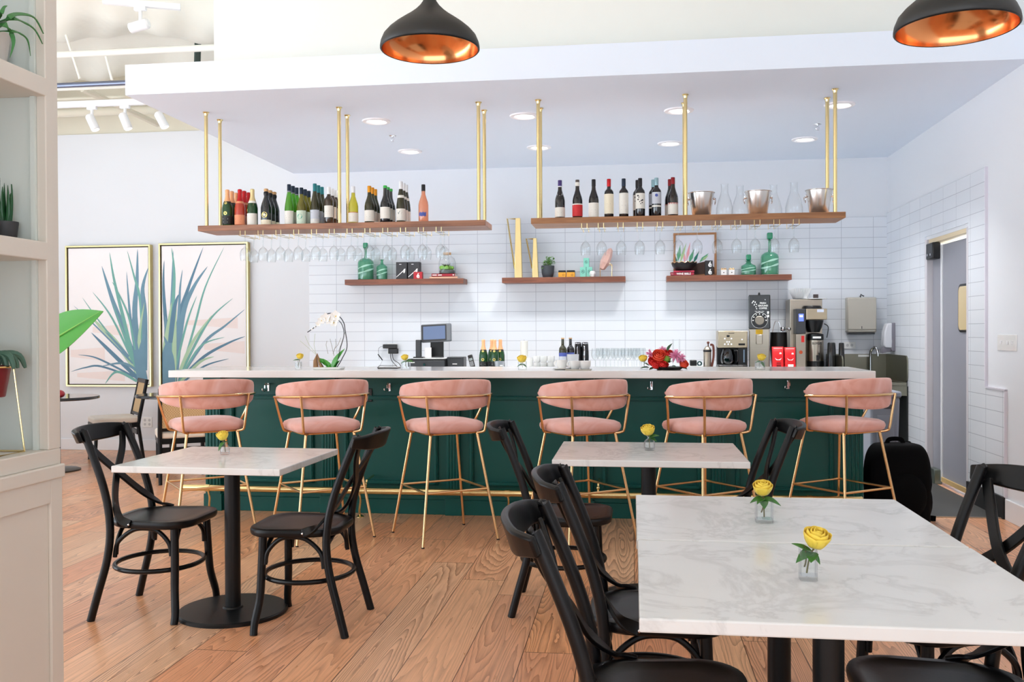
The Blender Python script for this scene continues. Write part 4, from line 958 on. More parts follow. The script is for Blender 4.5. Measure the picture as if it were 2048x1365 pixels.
def leafmark(mb,w,h,y):
    r=min(w,h)*.55; cz=h*.55; R=Matrix.Translation((0,y,cz))@Matrix.Rotation(PI/2,4,'X')
    o=len(mb.v); mb.lathe([(r*.82,0),(r,0)],20).xf(R,o); flat(mb,[(-r*.5,cz+r*.2),(0,cz+r*.5),(r*.15,cz-r*.1),(r*.5,cz-r*.5),(-r*.1,cz-r*.3)],y); return [INK]
mk=dict(deco=leafmark,group='stacked mint cartons')
cbox('tea_carton','mint green carton, bottom left of the stack of three','box',1160,1172,.108,.07,MINT,**mk)
cbox('tea_carton','mint green carton, bottom right of the stack of three','box',1172.8,1184.5,.108,.07,MINT,**mk)
cbox('tea_carton','mint green carton on top of the stack of three','box',1167,1178,.098,.07,MINT,z=ZW+.108,**mk)
t=thing('faceted_pot','small white faceted pot in front of the mint cartons','pot',(sx(1185,9.99),9.99,ZW))
mb=MB().lathe([(0,0),(.022,0),(.034,.035),(.026,.062),(.020,.062),(.018,.05),(0,.05)],6); obj('pot',mb,WCER,t,smooth=0)
mb=MB(); [mb.leaf((0,0,.05),(math.cos(a),math.sin(a),1.2),(0,0,1),.028,.012,.3) for a in (0.3,1.6,3.1,4.5)]; obj('sprig',mb,mat('dusty_olive_leaf',(120,118,96),.6,var=.2),t)
t=thing('crystal_on_stand','pink quartz crystal held on a thin brass stand','crystal',(sx(1212),YQ,ZW))
mb=MB(); R=Matrix.Translation((0,0,.185))@Matrix.Rotation(.42,4,'Y'); mb.lathe([(0,-.12),(.030,-.105),(.052,-.03),(.046,.06),(.026,.12),(0,.14)],6).xf(R); obj('crystal',mb,mat('rose_quartz',(232,186,172),.25,var=.25,vs=18,coat=.3),t,smooth=0)
mb=MB(); 
for s in (-1,1): mb.tube([(s*.062,0,0),(s*.064,0,.13),(s*.035,0,.15)],.0045,8); mb.tube([(s*.062,-.02,.003),(s*.062,.02,.003)],.0045,8)
mb.tube([(-.064,0,.128),(.064,0,.128)],.003,8); obj('stand',mb,GOLD,t)
# right wall shelf
book('deep red wine book lying at the left of the right wall shelf',1341,1388,ZW,.036,mat('crimson_cover',(150,26,50),.5,var=.05),lambda mb,w,h,y:(text(mb,'WINE BIBLE',h*.86,(.015,y,h*.5),bold=.0006,sx=.92),text(mb,'THE',h*.34,(-w*.86,y,h*.5))))
book('pink book stacked between the red wine book and the dark bowl',1347.5,1388.5,ZW+.036,.018,mat('pink_cover',(206,60,86),.5,var=.05))
t=thing('scalloped_bowl','dark metal bowl with scalloped rim on the stacked books','bowl',(sx(1368),10.03,ZW+.054))
def bw(a,b):
    rr=.045+.088*math.sin(b*PI/2*.95); z=.085*b**1.6+ (.006*math.cos(a*2*PI*14) if b>.95 else 0); return (rr*math.cos(a*2*PI),rr*math.sin(a*2*PI),z)
mb=MB().grid(bw,84,8); mb.lathe([(0,0),(.045,0)],84); obj('bowl',mb,mat('dark_bronze',(40,36,38),.4,.5,var=.15),t,solid=.004)
obj('gilded_rim',MB().tube([(.134*math.cos(2*PI*i/84),.134*math.sin(2*PI*i/84),.086+.006*math.cos(2*PI*i/84*14)) for i in range(84)],.003,6,closed=True),GOLD,t)
yp=10.13
t=thing('framed_print','wood framed desert plant print leaning on the tiles, right wall shelf','picture',(sx(1390,yp),yp,ZW))
x0,x1=sx(1347,yp)-sx(1390,yp),sx(1433,yp)-sx(1390,yp); hh=PY(1390,466,yp).z-ZW; f=.022
fm=mat('light_oak_frame',(176,124,82),.5,var=.1,vs=20)
obj('frame',MB().box(x0,x1,-.012,.012,hh-f,hh).box(x0,x1,-.012,.012,0,f).box(x0,x0+f,-.012,.012,f,hh-f).box(x1-f,x1,-.012,.012,f,hh-f),fm,t,bevel=.002,smooth=0)
mb=MB().box(x0+f,x1-f,.0,.008,f,hh-f,0); W_=x1-x0; hl=[]
pm=[mat('print_paper',(232,232,240),.6,var=.01),mat('print_dark_hill',(74,52,44),.7,var=.3,vs=40),mat('print_green',(96,168,128),.6,var=.15,vs=30),mat('print_pink',(238,170,176),.6,var=.1),mat('print_pale_green',(176,206,150),.6,var=.1),mat('print_teal',(40,120,104),.6,var=.1)]
flat(mb,[(x0+f,f),(x1-f,f),(x1-f,hh*.2),(x0+W_*.75,hh*.34),(x0+W_*.55,hh*.3),(x0+f,hh*.15)],-.0005,1)
for cx,cz,L,w,an,m in ((.10,.34,.40,.10,.15,2),(.15,.3,.5,.07,.3,4),(.3,.35,.45,.07,.2,3),(.36,.3,.36,.09,.35,2),(.46,.3,.32,.07,.45,5),(.6,.32,.30,.08,.8,2),(.66,.36,.2,.06,.9,4),(.05,.25,.3,.1,-.1,5),(.27,.3,.3,.06,-.1,3)):
    X0,Z0=x0+W_*cx,hh*cz; dx,dz=math.sin(an),math.cos(an); L*=hh; w*=W_
    flat(mb,[(X0,Z0),(X0+dx*L*.4-dz*w*.5,Z0+dz*L*.4+dx*w*.5),(X0+dx*L,Z0+dz*L),(X0+dx*L*.4+dz*w*.5,Z0+dz*L*.4-dx*w*.5)],-.001-.0002*m,m)
obj('print',mb,pm,t,smooth=0)
bx=mat('black_carton',(34,32,34),.5,var=.1)
cbox('small_carton','black carton with white accented letter, bottom of two','box',1410.5,1425.5,.078,.07,bx,y=10.0,group='stacked black cartons',deco=edeco2)
cbox('small_carton','black carton with white accented letter, top of two','box',1410.5,1425.5,.078,.07,bx,z=ZW+.078,y=10.0,group='stacked black cartons',deco=edeco2)
for u0,u1,lb in ((1441,1453,'left'),(1457,1469,'right')):
    x0,x1=sx(u0),sx(u1); r=(x1-x0)/2; t=thing('candle_jar','white jar with gold top, %s one of the pair on the right wall shelf'%lb,'jar',((x0+x1)/2,YQ,ZW),0,'white gold-topped jars')
    obj('jar',MB().box(-r,r,-r,r,0,.06),WCER,t,bevel=.006); obj('gold_top',MB().tube(spline([(-r*.9,-r*.5,.064),(-r*.5,-r*.5,.076),(0,-r*.5,.067),(r*.5,-r*.5,.076),(r*.9,-r*.5,.064)],4),.005,8).box(-r*.9,r*.9,-r*.7,r*.7,.06,.066),GOLD,t)
    obj('emblem',MB().lathe([(0,0),(.006,0)],10).xf(Matrix.Translation((0,-r-.0006,.03))@Matrix.Rotation(PI/2,4,'X')),INK,t)

# ================================================================ back counter
ZB=.97; YC=9.45
bc=thing('back_counter','long counter with white top against the tiled wall behind the bar','counter',(0,YB-.012,0))
obj('worktop',MB().box(-3.1,1.98,YC-YB+.012,-.001,ZB-.04,ZB),QUARTZ,bc,bevel=.003,smooth=0)
CABW=mat('grey_white_cabinet',(206,206,208),.5,var=.03)
obj('carcass',MB().box(-3.08,1.96,YC-YB+.05,-.001,.1,ZB-.04),CABW,bc,smooth=0)
for k in range(8):
    x=-3.07+k*.6275
    d=obj('cabinet_door',MB().box(x+.006,x+.62,YC-YB+.03,YC-YB+.05,.12,ZB-.05),CABW,bc,bevel=.002,smooth=0)
    obj('door_handle',MB().cyl((x+.56,YC-YB+.015,.7),(x+.56,YC-YB+.015,.84),.006,seg=8),STEEL,d)
def E(u0,u1,v,y): 
    a,b=PY(u0,v,y),PY(u1,v,y); return (a.x+b.x)/2,(b.x-a.x)/2,(a.z+b.z)/2-ZB
# POS terminal
y=9.80; cx,w,h=E(843,903,657,y); 
t=thing('till_terminal','grey touchscreen till with blue-grey screen on a black stand','till',(cx,y,ZB)); zd=.13
mb=MB().box(-w*.98,w,-.02,.03,0,h-zd-.165)
R=Matrix.Translation((0,0,zd+.26))@Matrix.Rotation(-.18,4,'X')@Matrix.Rotation(-.05,4,'Y')
hh=.098; b=MB().box(-w,w,-.03,.02,-hh,hh).xf(R); scr=obj('screen_housing',b,mat('grey_till_plastic',(112,116,122),.4,var=.05),t,bevel=.012)
obj('bezel',MB().box(-w*.97,w*.70,-.034,-.028,-hh*.92,hh*.9).xf(R),DKPL,scr,bevel=.006)
obj('display',MB().box(-w*.84,w*.62,-.036,-.033,-hh*.74,hh*.72).xf(R),mat('blue_grey_display',(98,114,144),.2,emit=.14),scr,smooth=0)
obj('stand',MB().prism([(-.09,-.05),(.09,-.05),(.06,.08),(-.06,.08)],zd,zd+.012).box(-.07,.07,.01,.05,zd,zd+.2),BLKPL,t,bevel=.004)
obj('receipt_slip',MB().box(-w*.7,-w*.25,-.075,-.073,zd,zd+.105),mat('plain_white_paper',(244,244,244),.6,var=.01),t,smooth=0)
cx2,w2,h2=E(823,897,718,9.75)
t=thing('cash_drawer','black cash drawer with a chrome lock under the till','cash drawer',(cx2,9.78,ZB))
obj('case',MB().box(-w2,w2,-.2,.2,0,zd-.012),BLKPL,t,bevel=.004); f=obj('drawer_front',MB().box(-w2*.97,w2*.97,-.208,-.2,.012,zd-.03),DKPL,t,bevel=.003)
obj('lock',MB().cyl((-w2*.1,-.206,zd*.45),(-w2*.1,-.222,zd*.45),.013),CHROME,f)
mb=MB(); mb.box(-w2*.93,-w2*.62,-.2088,-.2078,zd*.58,zd*.66); obj('badge',mb,WINK,f,smooth=0)
solo('paper_mat',MB().box(cx2-w2*.75,cx2+w2*.95,9.60,9.9,ZB+zd-.012,ZB+zd-.006),_M['plain_white_paper'],'white papers lying on the cash drawer under the till','paper',smooth=0)
cx,w,h=E(829,847,678,9.72)
t=thing('card_reader','upright black card reader left of the till screen','card reader',(cx,9.70,ZB+zd-.012)); obj('body',MB().prism([(-.03,-.02),(.03,-.03),(.03,.03),(-.02,.03)],0,h-zd),BLKPL,t,bevel=.006); obj('base',MB().box(-.05,.06,-.05,.05,0,.02),BLKPL,t,bevel=.005)
cx,w,h=E(896,929,714,9.72); t=thing('receipt_printer','square black receipt printer between till and phone','printer',(cx,9.75,ZB)); obj('body',MB().box(-w,w,-.09,.09,0,h),DKPL,t,bevel=.008); obj('badge',MB().box(-.03,.02,-.0915,-.09,h*.42,h*.48),WINK,t,smooth=0); obj('paper_slot',MB().box(-w*.7,w*.7,-.0912,-.09,h*.86,h*.9),BLKPL,t,smooth=0)
cx,w,h=E(938,954,709,9.72); t=thing('cordless_phone','black cordless phone standing in its charging base','phone',(cx,9.72,ZB))
obj('charging_base',MB().box(-.05,.06,-.05,.05,0,.028),BLKPL,t,bevel=.008); R=Matrix.Translation((0,0,.02))@Matrix.Rotation(-.28,4,'Y')@Matrix.Rotation(-.2,4,'X')
hs=obj('handset',MB().box(-.026,.026,-.012,.012,0,h-.02).xf(R),BLKPL,t,bevel=.008); mb=MB()
for i in range(3):
    for j in range(4): mb.box(-.018+i*.0135,-.009+i*.0135,-.0135,-.012,.02+j*.013,.029+j*.013)
obj('keypad',mb.xf(R),mat('grey_keys',(186,190,194),.5),hs,smooth=0); obj('phone_display',MB().box(-.018,.018,-.0135,-.012,.078,.105).xf(R),mat('lcd_grey',(150,160,160),.3),hs,smooth=0)
# champagne bottles on the back counter
for i,(u,yy,lb) in enumerate(((967,9.62,'leftmost of four on the back counter'),(984,9.74,'second of four on the back counter, behind'),(989.5,9.60,'third of four on the back counter, in front'),(1001,9.70,'rightmost of four on the back counter'))):
    x=PY(u,730,yy).x
    if i==0: q=make_bottle('champagne_bottle','orange-foiled champagne bottle, '+lb,'bottle','champ',GB['dkgreen'],FO['orange'],[champ_black,ring],'champagne on the back counter'); q.location=(x,yy,ZB); q.scale=(1.05,1.05,1.05); q0=q
    else: dup(q0,(x,yy,ZB),label='orange-foiled champagne bottle, '+lb)
cx,w,h=E(988,1009,723,9.5); t=thing('grey_tub','small grey metal tub in front of the champagne bottles','tub',(cx,9.52,ZB)); obj('tub',MB().lathe([(0,0),(w*.8,0),(w,h),(w*.95,h),(w*.76,.006),(0,.006)],24),mat('dull_grey_metal',(176,182,188),.4,.6,var=.05),t); obj('tag',MB().box(w*.2,w*.75,-w*.97,-w*.93,h*.5,h*.62),WINK,t,smooth=0)
cx,w,h=E(1040,1055,682,9.75); t=thing('pillar_candle','tall white pillar candle behind the rose on the bar','candle',(cx,9.78,ZB)); obj('wax',MB().lathe([(0,0),(w,0),(w,h-.004),(w*.9,h),(0,h-.006)],22),mat('candle_wax',(240,238,230),.5,var=.02),t); obj('wick',MB().cyl((0,0,h-.006),(0,0,h+.01),.0015,seg=6),INK,t)
# white crockery
def mug(label,x,y,z,r,h,handle=PI,group='white cups on the bar'):
    t=thing('coffee_cup',label,'cup',(x,y,z),0,group)
    obj('cup',MB().lathe([(0,0),(r*.7,0),(r*.72,.004),(r*.95,h*.35),(r,h),(r*.94,h),(r*.88,h*.35),(r*.6,.008),(0,.008)],28),WCER,t,smooth=50)
    if handle is not None:
        c,s=math.cos(handle),math.sin(handle); obj('cup_handle',MB().tube([((r*.93+r*.42*math.sin(a))*c,(r*.93+r*.42*math.sin(a))*s,h*.55+h*.32*math.cos(a)) for a in [PI*i/10 for i in range(11)]],.005,8),WCER,t)
    return t
ZC=1.093
for u,yy,zz,lb in ((1124,6.66,.012,'white cup on a saucer, left of the front cups on the bar'),(1150,6.58,.008,'white cup in the middle of the front cups on the bar'),(1170.5,6.58,.008,'white cup at the right of the front cups on the bar')):
    mug(lb,PY(u,735,yy).x,yy,ZC+zz,.040,.058,PI if u<1160 else None)
x=PY(1124,735,6.66).x
o=solo('saucer',MB().lathe([(0,0),(.045,0),(.075,.010),(.074,.012),(.044,.0115),(0,.0115)],32),WCER,'white saucer under the left cup on the bar','saucer'); o.location=(x,6.66,ZC)
xa,xb=PY(1140,735,6.58).x,PY(1180,735,6.58).x
solo('serving_tray',MB().box(xa-.03,xb+.01,6.5,6.66,ZC,ZC+.007),STEEL,'small steel tray under two white cups on the bar','tray',bevel=.002)
k=0
for c,u in enumerate((1074,1087,1102)):
    for lv in range(2): mug('white cup, %s of the %s stack on the back counter'%(('bottom','top')[lv],('left','middle','right')[c]),PY(u,730,9.6).x,9.6,ZB+.068*lv+.012,.040,.066,None,'stacked white cups on the back counter')
cx,w,h=E(1052,1066,716,9.6); solo('white_crock',MB().lathe([(0,0),(w,0),(w,h),(w*.9,h),(w*.9,.01),(0,.01)],24),WCER,'plain white crock left of the stacked cups','crock').location=(cx,9.6,ZB)
cx=PY(1090,735,9.6).x; solo('cup_tray',MB().box(cx-.16,cx+.16,9.5,9.7,ZB,ZB+.012),STEEL,'flat steel tray under the stacked white cups','tray',bevel=.003)
for u,yy,lb,kind in ((1125.6,9.6,'opened wine bottle with blue and grey label, left of two','bord'),(1141,9.68,'opened wine bottle with blue label half hidden by a grey pot','bord')):
    x=PY(u,730,yy).x
    q=make_bottle('wine_bottle',lb,'bottle',kind,DARKG if u>1130 else GB['dkolive'],FO['cork'],[multi([LAB['grey'],LAB['bluink']],L_(0,.04,.13,1.2),L_(1,.13,.165,1.4))],'opened wines on the back counter',caph=.012); q.location=(x,yy,ZB); q.scale=(1.08,1.08,1.1)
cx,w,h=E(1134,1158,709,9.52); solo('grey_pot',MB().lathe([(0,0),(w*.85,0),(w,h),(w*.93,h),(w*.8,.01),(0,.01)],28),mat('pale_grey_ceramic',(188,190,194),.4,var=.03),'pale grey tapered pot in front of the wine bottles','pot').location=(cx,9.5,ZB)
for u,lb in ((1156,'left'),(1170,'right')):
    cx,w,h=E(u-7.5,u+7.5,685,9.75); t=thing('thermal_jug','black thermal jug, %s of two beside the wine glasses'%lb,'jug',(cx,9.75,ZB),0,'black thermal jugs')
    obj('body',MB().lathe([(0,0),(w*1.0,0),(w*1.05,h*.5),(w*.9,h*.92),(w*.8,h*.94),(0,h*.94)],24),mat('gloss_black_jug',(16,16,18),.15,coat=.5),t); l_=obj('lid',MB().lathe([(w*.85,h*.93),(w*.86,h*.98),(w*.6,h),(0,h)],24),BLKPL,t); obj('lid_ring',MB().lathe([(w*.86,h*.945),(w*.9,h*.955),(w*.86,h*.965)],24),CHROME,l_)
    obj('jug_handle',MB().tube([(-w*.1,-w*1.0,h*.85),(-w*.1,-w*1.35,h*.78),(-w*.1,-w*1.35,h*.4),(-w*.1,-w*1.0,h*.3)],.006,8),CHROME,t)
# wine glasses
g0=None
cols=[(1191,1200,1207),(1212,1221,1229),(1236,1243,1250),(1256,1264,1268),(1273,1280,1284)]
for c,us in enumerate(cols):
    for r_,u in enumerate(us):
        yy=9.55+.13*r_; x=PY(u,730,yy).x; lb='upright clear wine glass on the back counter, %s row, %s from the left'%(('front','middle','back')[r_],ORD[c])
        if g0 is None: g0=solo('wine_glass',MB().lathe(glass_prof(.225,.043),22),WGL,lb,'wine glass','wine glasses standing on the back counter',smooth=60); g0.location=(x,yy,ZB)
        else: dup(g0,(x,yy,ZB),label=lb)
# orchid arrangement on the bar
p=PZ(655,739,ZC); 
t=thing('orchid_arrangement','white orchid with driftwood and glossy leaves in a shallow dish','orchid',(p.x,6.72,ZC))
def Q(u,v,dy=0): q=PY(u,v,6.72+dy); return Vector((q.x-p.x,dy,q.z-ZC))
obj('dish',MB().box(-.10,.11,-.06,.06,0,.016),WCER,t,bevel=.006)
obj('driftwood',MB().tube([Q(632,738),Q(631,722),Q(634,708),Q(640,728),Q(645,738)],[.022,.016,.005,.012,.016],10),mat('weathered_driftwood',(160,122,88),.8,var=.3,vs=30,bump=1,bs=60),t)
GLF=mat('glossy_orchid_leaf',(64,156,52),.25,var=.2,vs=20,coat=.4)
for a,b,w,m_ in ((Q(664,738),Q(635,715),.05,.1),(Q(664,738),Q(684,700),.055,.1),(Q(660,738),Q(648,718),.04,.2),(Q(664,738,-.02),Q(655,733,-.05),.05,.3),(Q(668,738),Q(676,722),.04,.2)):
    d=b-a; obj('orchid_leaf',MB().leaf(a,d,(0,-.6,1),d.length*1.1,w,m_,.25),GLF,t)
DST=mat('dark_orchid_stem',(46,50,58),.5,var=.2)
obj('flower_stem',MB().tube(spline([Q(674,735),Q(684,718),Q(694,694),Q(690,660),Q(687,645),Q(676,632),Q(655,628),Q(638,648),Q(625,658),Q(615,665)],6),.0035,7),DST,t)
obj('flower_stem',MB().tube(spline([Q(672,735),Q(680,700),Q(688,670),Q(684,650),Q(676,640)],6),.003,7),DST,t)
for us in (((656,708),(652,690),(654,682)),((668,712),(664,694),(660,678)),((668,700),(676,690),(682,676)),((676,705),(682,690),(690,665)),((666,708),(672,690),(671,678)),((632,710),(628,690),(630,668)),((632,708),(618,690),(610,672)),((632,710),(614,694),(600,682))):
    obj('twig',MB().tube([Q(*q) for q in us],.0014,5),STEM if us[0][0]>640 else mat('pale_grass',(186,196,160),.7),t)
def petals(mb,c,r,m=0):
    for i in range(5):
        a=2*PI*i/5+.3; d=Vector((math.cos(a),-.25,math.sin(a))); mb.leaf(c,d,(0,-1,.1),r*1.15,r*1.1,-.1,.1,m=m)
mb=MB(); ct=MB()
for u,v,r in ((672,632,.040),(660,640,.038),(652,636,.036),(644,641,.030),(637,648,.022),(668,645,.034)):
    c=Q(u,v,-.02); petals(mb,c,r); ct.sph(c+Vector((0,-.008,-.004)),r*.12,8,6)
for u,v in ((630,655),(624,659)): mb.sph(Q(u,v),.008,8,6)
obj('orchid_flowers',mb,mat('white_orchid_petal',(248,248,246),.6,var=.01),t); obj('flower_centres',ct,YELLOW,t)
# roses along the bar
for u,hd,r,lv,kd,w,lb in ((597,(.012,0,.098),.026,[(-.9,-.2,.1,.045,.02,.2)],'square',.042,'at the left end of the bar before the orchid'),
    (812,(-.008,0,.088),.027,[(.9,-.3,.1,.065,.045,.2),(-.8,-.3,-.2,.04,.02,.3)],'square',.062,'on the bar in front of the till'),
    (1045,(-.004,0,.075),.034,[(-.8,-.3,-.2,.04,.02,.3),(.8,-.3,-.3,.04,.02,.3)],'square',.060,'on the bar in front of the white candle'),
    (1289,(-.010,0,.078),.030,[(.9,-.3,-.2,.045,.02,.3)],'square',.042,'on the bar left of the red bouquet'),
    (1520,(.010,0,.085),.030,[(-.8,-.3,.1,.04,.024,.3),(.6,-.4,-.6,.045,.026,.3)],'square',.064,'on the bar in front of the coffee grinder')):
    rose_vase('yellow rose in a small glass '+lb,u,740,ZC,kd,w,.060,hd,r,lv,cat='rose vase')
# red bouquet
p=PZ(1335,737,ZC); t=thing('flower_bouquet','red, pink and coral flower arrangement lying low on the bar','flowers',(p.x,6.66,ZC))
def Q2(u,v,dy=0): q=PY(u,v,6.66+dy); return Vector((q.x-p.x,dy,q.z-ZC))
obj('dark_dish',MB().lathe([(0,0),(.08,0),(.11,.02),(.10,.022),(0,.012)],28),BLKPL,t)
REDP=mat('red_petal',(226,40,36),.55,var=.2,vs=30); CORP=mat('coral_petal',(240,84,56),.55,var=.15,vs=30); PNKP=mat('pink_petal',(240,160,196),.55,var=.15,vs=30)
for u,v,dy,r,m_ in ((1318,714,-.03,.036,CORP),(1306,725,-.02,.028,REDP),(1326,731,-.05,.027,REDP),(1336,711,-.01,.028,REDP),(1367,730,-.03,.024,CORP),(1311,731,-.06,.024,REDP)):
    mb=MB(); rose_head(mb,Q2(u,v,dy),r*1.35,(random.uniform(-.4,.4),-.7,.6)); obj('red_flower',mb,m_,t,solid=.0008)
for u,v,dy,r in ((1302,709,.01,.036),(1352,713,-.05,.046),(1362,717,-.04,.034),(1325,703,.02,.034)):
    mb=MB(); c=Q2(u,v,dy)
    for k in range(46):
        d=Vector((random.gauss(0,1),random.gauss(-.3,.8),random.gauss(.3,.8))).normalized(); mb.leaf(c,d,(0,-.5,1),r*1.15,r*.34,.1,.2,n=3)
    obj('pink_flower',mb,PNKP,t)
for u,v,r,m_ in ((1334,719,.026,'bright_bud_green'),):
    mb=MB().sph(Q2(u,v,-.04),r,12,8,jit=.12); obj('green_bloom',mb,mat('bright_bud_green',(116,160,56),.6,var=.3,vs=60),t)
for u,v,d in ((1322,732,(-.6,-.5,.1)),(1342,733,(.4,-.7,.1)),(1335,702,(.35,-.1,1)),(1310,737,(-.5,-.6,.1)),(1360,736,(.6,-.5,.1)),(1338,726,(.2,-.8,.4)),(1298,736,(-.8,-.3,.2))):
    obj('foliage',MB().leaf(Q2(u,v,-.03),d,(0,-.3,1),.06,.032,.3),mat('dark_bouquet_leaf',(36,76,44),.45,var=.3,vs=30),t)
cx,w,h=E(1345,1360,679,9.7); t=thing('glass_cylinder','tall clear glass cylinder behind the pink flowers','vase',(cx,9.7,ZB)); obj('glass',MB().lathe([(0,.003),(w,.003),(w,h),(w*.92,h)],22),CLEAR,t,smooth=60)
cx,w,h=E(1378,1406,726,9.6); t=thing('tape_dispenser','small black dispenser with white base right of the bouquet','dispenser',(cx,9.6,ZB)); obj('base',MB().box(-w,w,-.05,.05,0,.045).box(-w,w*.9,-.052,-.05,.01,.03),mat('grey_white_plastic',(200,200,200),.5),t,bevel=.004); obj('body',MB().box(-w*.9,w*.1,-.04,.04,.045,.105),BLKPL,t,bevel=.01); obj('reel',MB().lathe([(.012,-.012),(.026,-.012),(.026,.012),(.012,.012)],20).xf(Matrix.Translation((w*.5,0,.068))@Matrix.Rotation(PI/2,4,'X')),CHROME,t)
cx,w,h=E(1407,1426,690,9.6); t=thing('french_press','steel coffee press with brown handle and knob','coffee press',(cx-.01,9.6,ZB)); obj('pot',MB().lathe([(0,0),(w*.82,0),(w*.82,h*.8),(w*.7,h*.85),(w*.4,h*.93),(0,h*.95)],26),STEEL,t,smooth=50); obj('collar',MB().lathe([(w*.83,h*.72),(w*.87,h*.73),(w*.87,h*.79),(w*.83,h*.8)],26),BLKPL,t); obj('press_handle',MB().ribbon(spline([(w*.6,0,h*1.0),(w*1.25,0,h*.95),(w*1.3,0,h*.5),(w*.85,0,h*.1)],5),.022,.018,(0,1,0)),mat('brown_wood_handle',(96,46,34),.4,var=.15,vs=20),t,bevel=.004); obj('plunger_knob',MB().cyl((w*.2,0,h*.93),(w*.2,0,h*1.06),.006).sph((w*.2,0,h*1.08),.014),_M['brown_wood_handle'],t)
# drip coffee maker
y=9.72; cx,w,h=E(1434,1492,662,y); t=thing('coffee_maker','black and steel drip coffee maker with glass jug, left of the grinder','coffee maker',(cx,y,ZB))
obj('base',MB().box(-w,w,-.14,.12,0,.055),BLKPL,t,bevel=.01); obj('rear_tower',MB().box(-w,w,.0,.12,.05,h*.62),BLKPL,t,bevel=.006); obj('side_column',MB().box(w*.35,w,-.12,.05,.05,h*.58),BLKPL,t,bevel=.006)
hd=obj('brew_head',MB().box(-w,w,-.13,.12,h*.57,h),mat('warm_stainless',(186,172,148),.3,1,var=.05,vs=5,stretch=(1,1,20)),t,bevel=.008)
mb=MB(); 
for bx_,bz in ((-.55,.8),(-.4,.72),(-.25,.72),(-.1,.8),(-.32,.66),(-.55,.66),(-.1,.66),(.62,.78)): mb.cyl((w*bx_,-.13,h*bz),(w*bx_,-.134,h*bz),.007,seg=10)
obj('buttons',mb,CHROME,hd); obj('clock_display',MB().box(-w*.42,-w*.22,-.133,-.13,h*.84,h*.89).box(w*.38,w*.82,-.135,-.13,h*.63,h*.68),BLKPL,hd,smooth=0)
mb=MB(); mb.box(-w*.3,w*.1,-.1308,-.13,h*.93,h*.945); obj('wordmark',mb,INK,hd,smooth=0)
ja=obj('glass_jug',MB().lathe([(0,.06),(.062,.06),(.072,.09),(.072,.15),(.055,.20),(.05,.215)],26,(-w*.3,-.06,0)),glassmat('smoky_glass',(120,124,128),.6,.08),t,smooth=60); obj('jug_coffee',MB().lathe([(0,.062),(.06,.062),(.069,.09),(.069,.10),(0,.10)],22,(-w*.3,-.06,0)),mat('black_coffee',(30,20,14),.1),ja)
obj('jug_handle',MB().ribbon(spline([(w*.12,-.10,.20),(w*.32,-.12,.19),(w*.32,-.12,.10),(w*.2,-.1,.08)],5),.02,.012,(1,0,0)),BLKPL,t,bevel=.003)
obj('water_gauge',MB().box(w*.72,w*.8,-.124,-.12,h*.2,h*.52),mat('gauge_blue_grey',(110,130,150),.2),t,smooth=0)
for k in range(4): 
    u=1447+k*11; o=solo('lidded_pot',MB().lathe([(0,0),(.026,0),(.03,.03),(.03,.05),(.02,.06),(0,.062)],16),CLEAR,'tiny clear lidded pot before the coffee maker, %s from the left'%ORD[k],'pot','tiny clear pots before the coffee maker',smooth=50); o.location=(PY(u,735,9.5).x,9.5,ZB)
# coffee grinder
y=9.75; cx,w,h=E(1497,1539.5,591,y); hb=PY(1518,658,y).z-ZB
t=thing('coffee_grinder','tall coffee grinder with black head, big dial and steel body','coffee grinder',(cx,y,ZB),-.10)
BH=mat('grinder_black_enamel',(14,15,17),.25,var=.1,coat=.3)
obj('steel_body',MB().box(-w*.95,w*.93,-.10,.16,0,hb),STEEL,t,bevel=.006,smooth=0)
hd=obj('hopper_head',MB().box(-w,w,-.12,.18,hb,h),BH,t,bevel=.008,smooth=0)
obj('lid_knob',MB().cyl((0,0,h),(0,0,h+.015),.012).sph((0,0,h+.02),.010),BLKPL,hd)
yf=-.1215; mb=MB()
for i,s in enumerate(('FRESH','GROUND','COFFEE')): text(mb,s,.025,(w*.32,yf,h-.085-.026*i),bold=.0004,sx=.9)
obj('wordmark',mb,WINK,hd,smooth=0); mb=MB(); text(mb,'FINE  DRIP  PERC',.012,(0,yf,hb+.175)); obj('scale_lettering',mb,WINK,hd,smooth=0); mb=MB()
for a,b,r in ((-.6,-.045,.013),(-.42,-.055,.013),(-.7,-.06,.010),(-.5,-.08,.012),(-.3,-.075,.011),(-.35,-.1,.010),(-.28,-.12,.011),(.55,-.03,.008)):
    o=len(mb.v); mb.lathe([(0,0),(r*.72,0)],10).xf(Matrix.Translation((w*a*.95,yf,h+a*0+b-.02))@Matrix.Rotation(PI/2,4,'X')@Matrix.Rotation(a*4,4,'Z')@Matrix.Scale(.6,4,(0,1,0)),o)
obj('bean_logo',mb,WINK,hd,smooth=0)
for zb_ in (.115,.15): obj('white_badge',MB().box(w*.7,w*.88,yf,yf+.001,hb+zb_,hb+zb_+.025),WINK,hd,smooth=0)
zc=hb+.085; Rf=Matrix.Translation((0,-.12,zc))@Matrix.Rotation(PI/2,4,'X')
dl=obj('dial_ring',MB().lathe([(.052,0),(.078,0),(.080,.004),(.077,.008),(.052,.008)],40).xf(Rf),BLKPL,hd); 
mb=MB().lathe([(.0785,.006),(.082,.004),(.0785,.0)],40).xf(Rf)
for k in range(7):
    a=PI*k/6; mb.cyl((math.cos(a)*.064,-.1285,zc+math.sin(a)*.064),(math.cos(a)*.064,-.1305,zc+math.sin(a)*.064),.0065,seg=10)
obj('dial_marks',mb,WINK,dl)
obj('dial_knob',MB().lathe([(0,.03),(.040,.03),(.045,.026),(.047,.0)],32).xf(Rf),mat('satin_alu_knob',(150,142,130),.4,1,var=.05),dl)
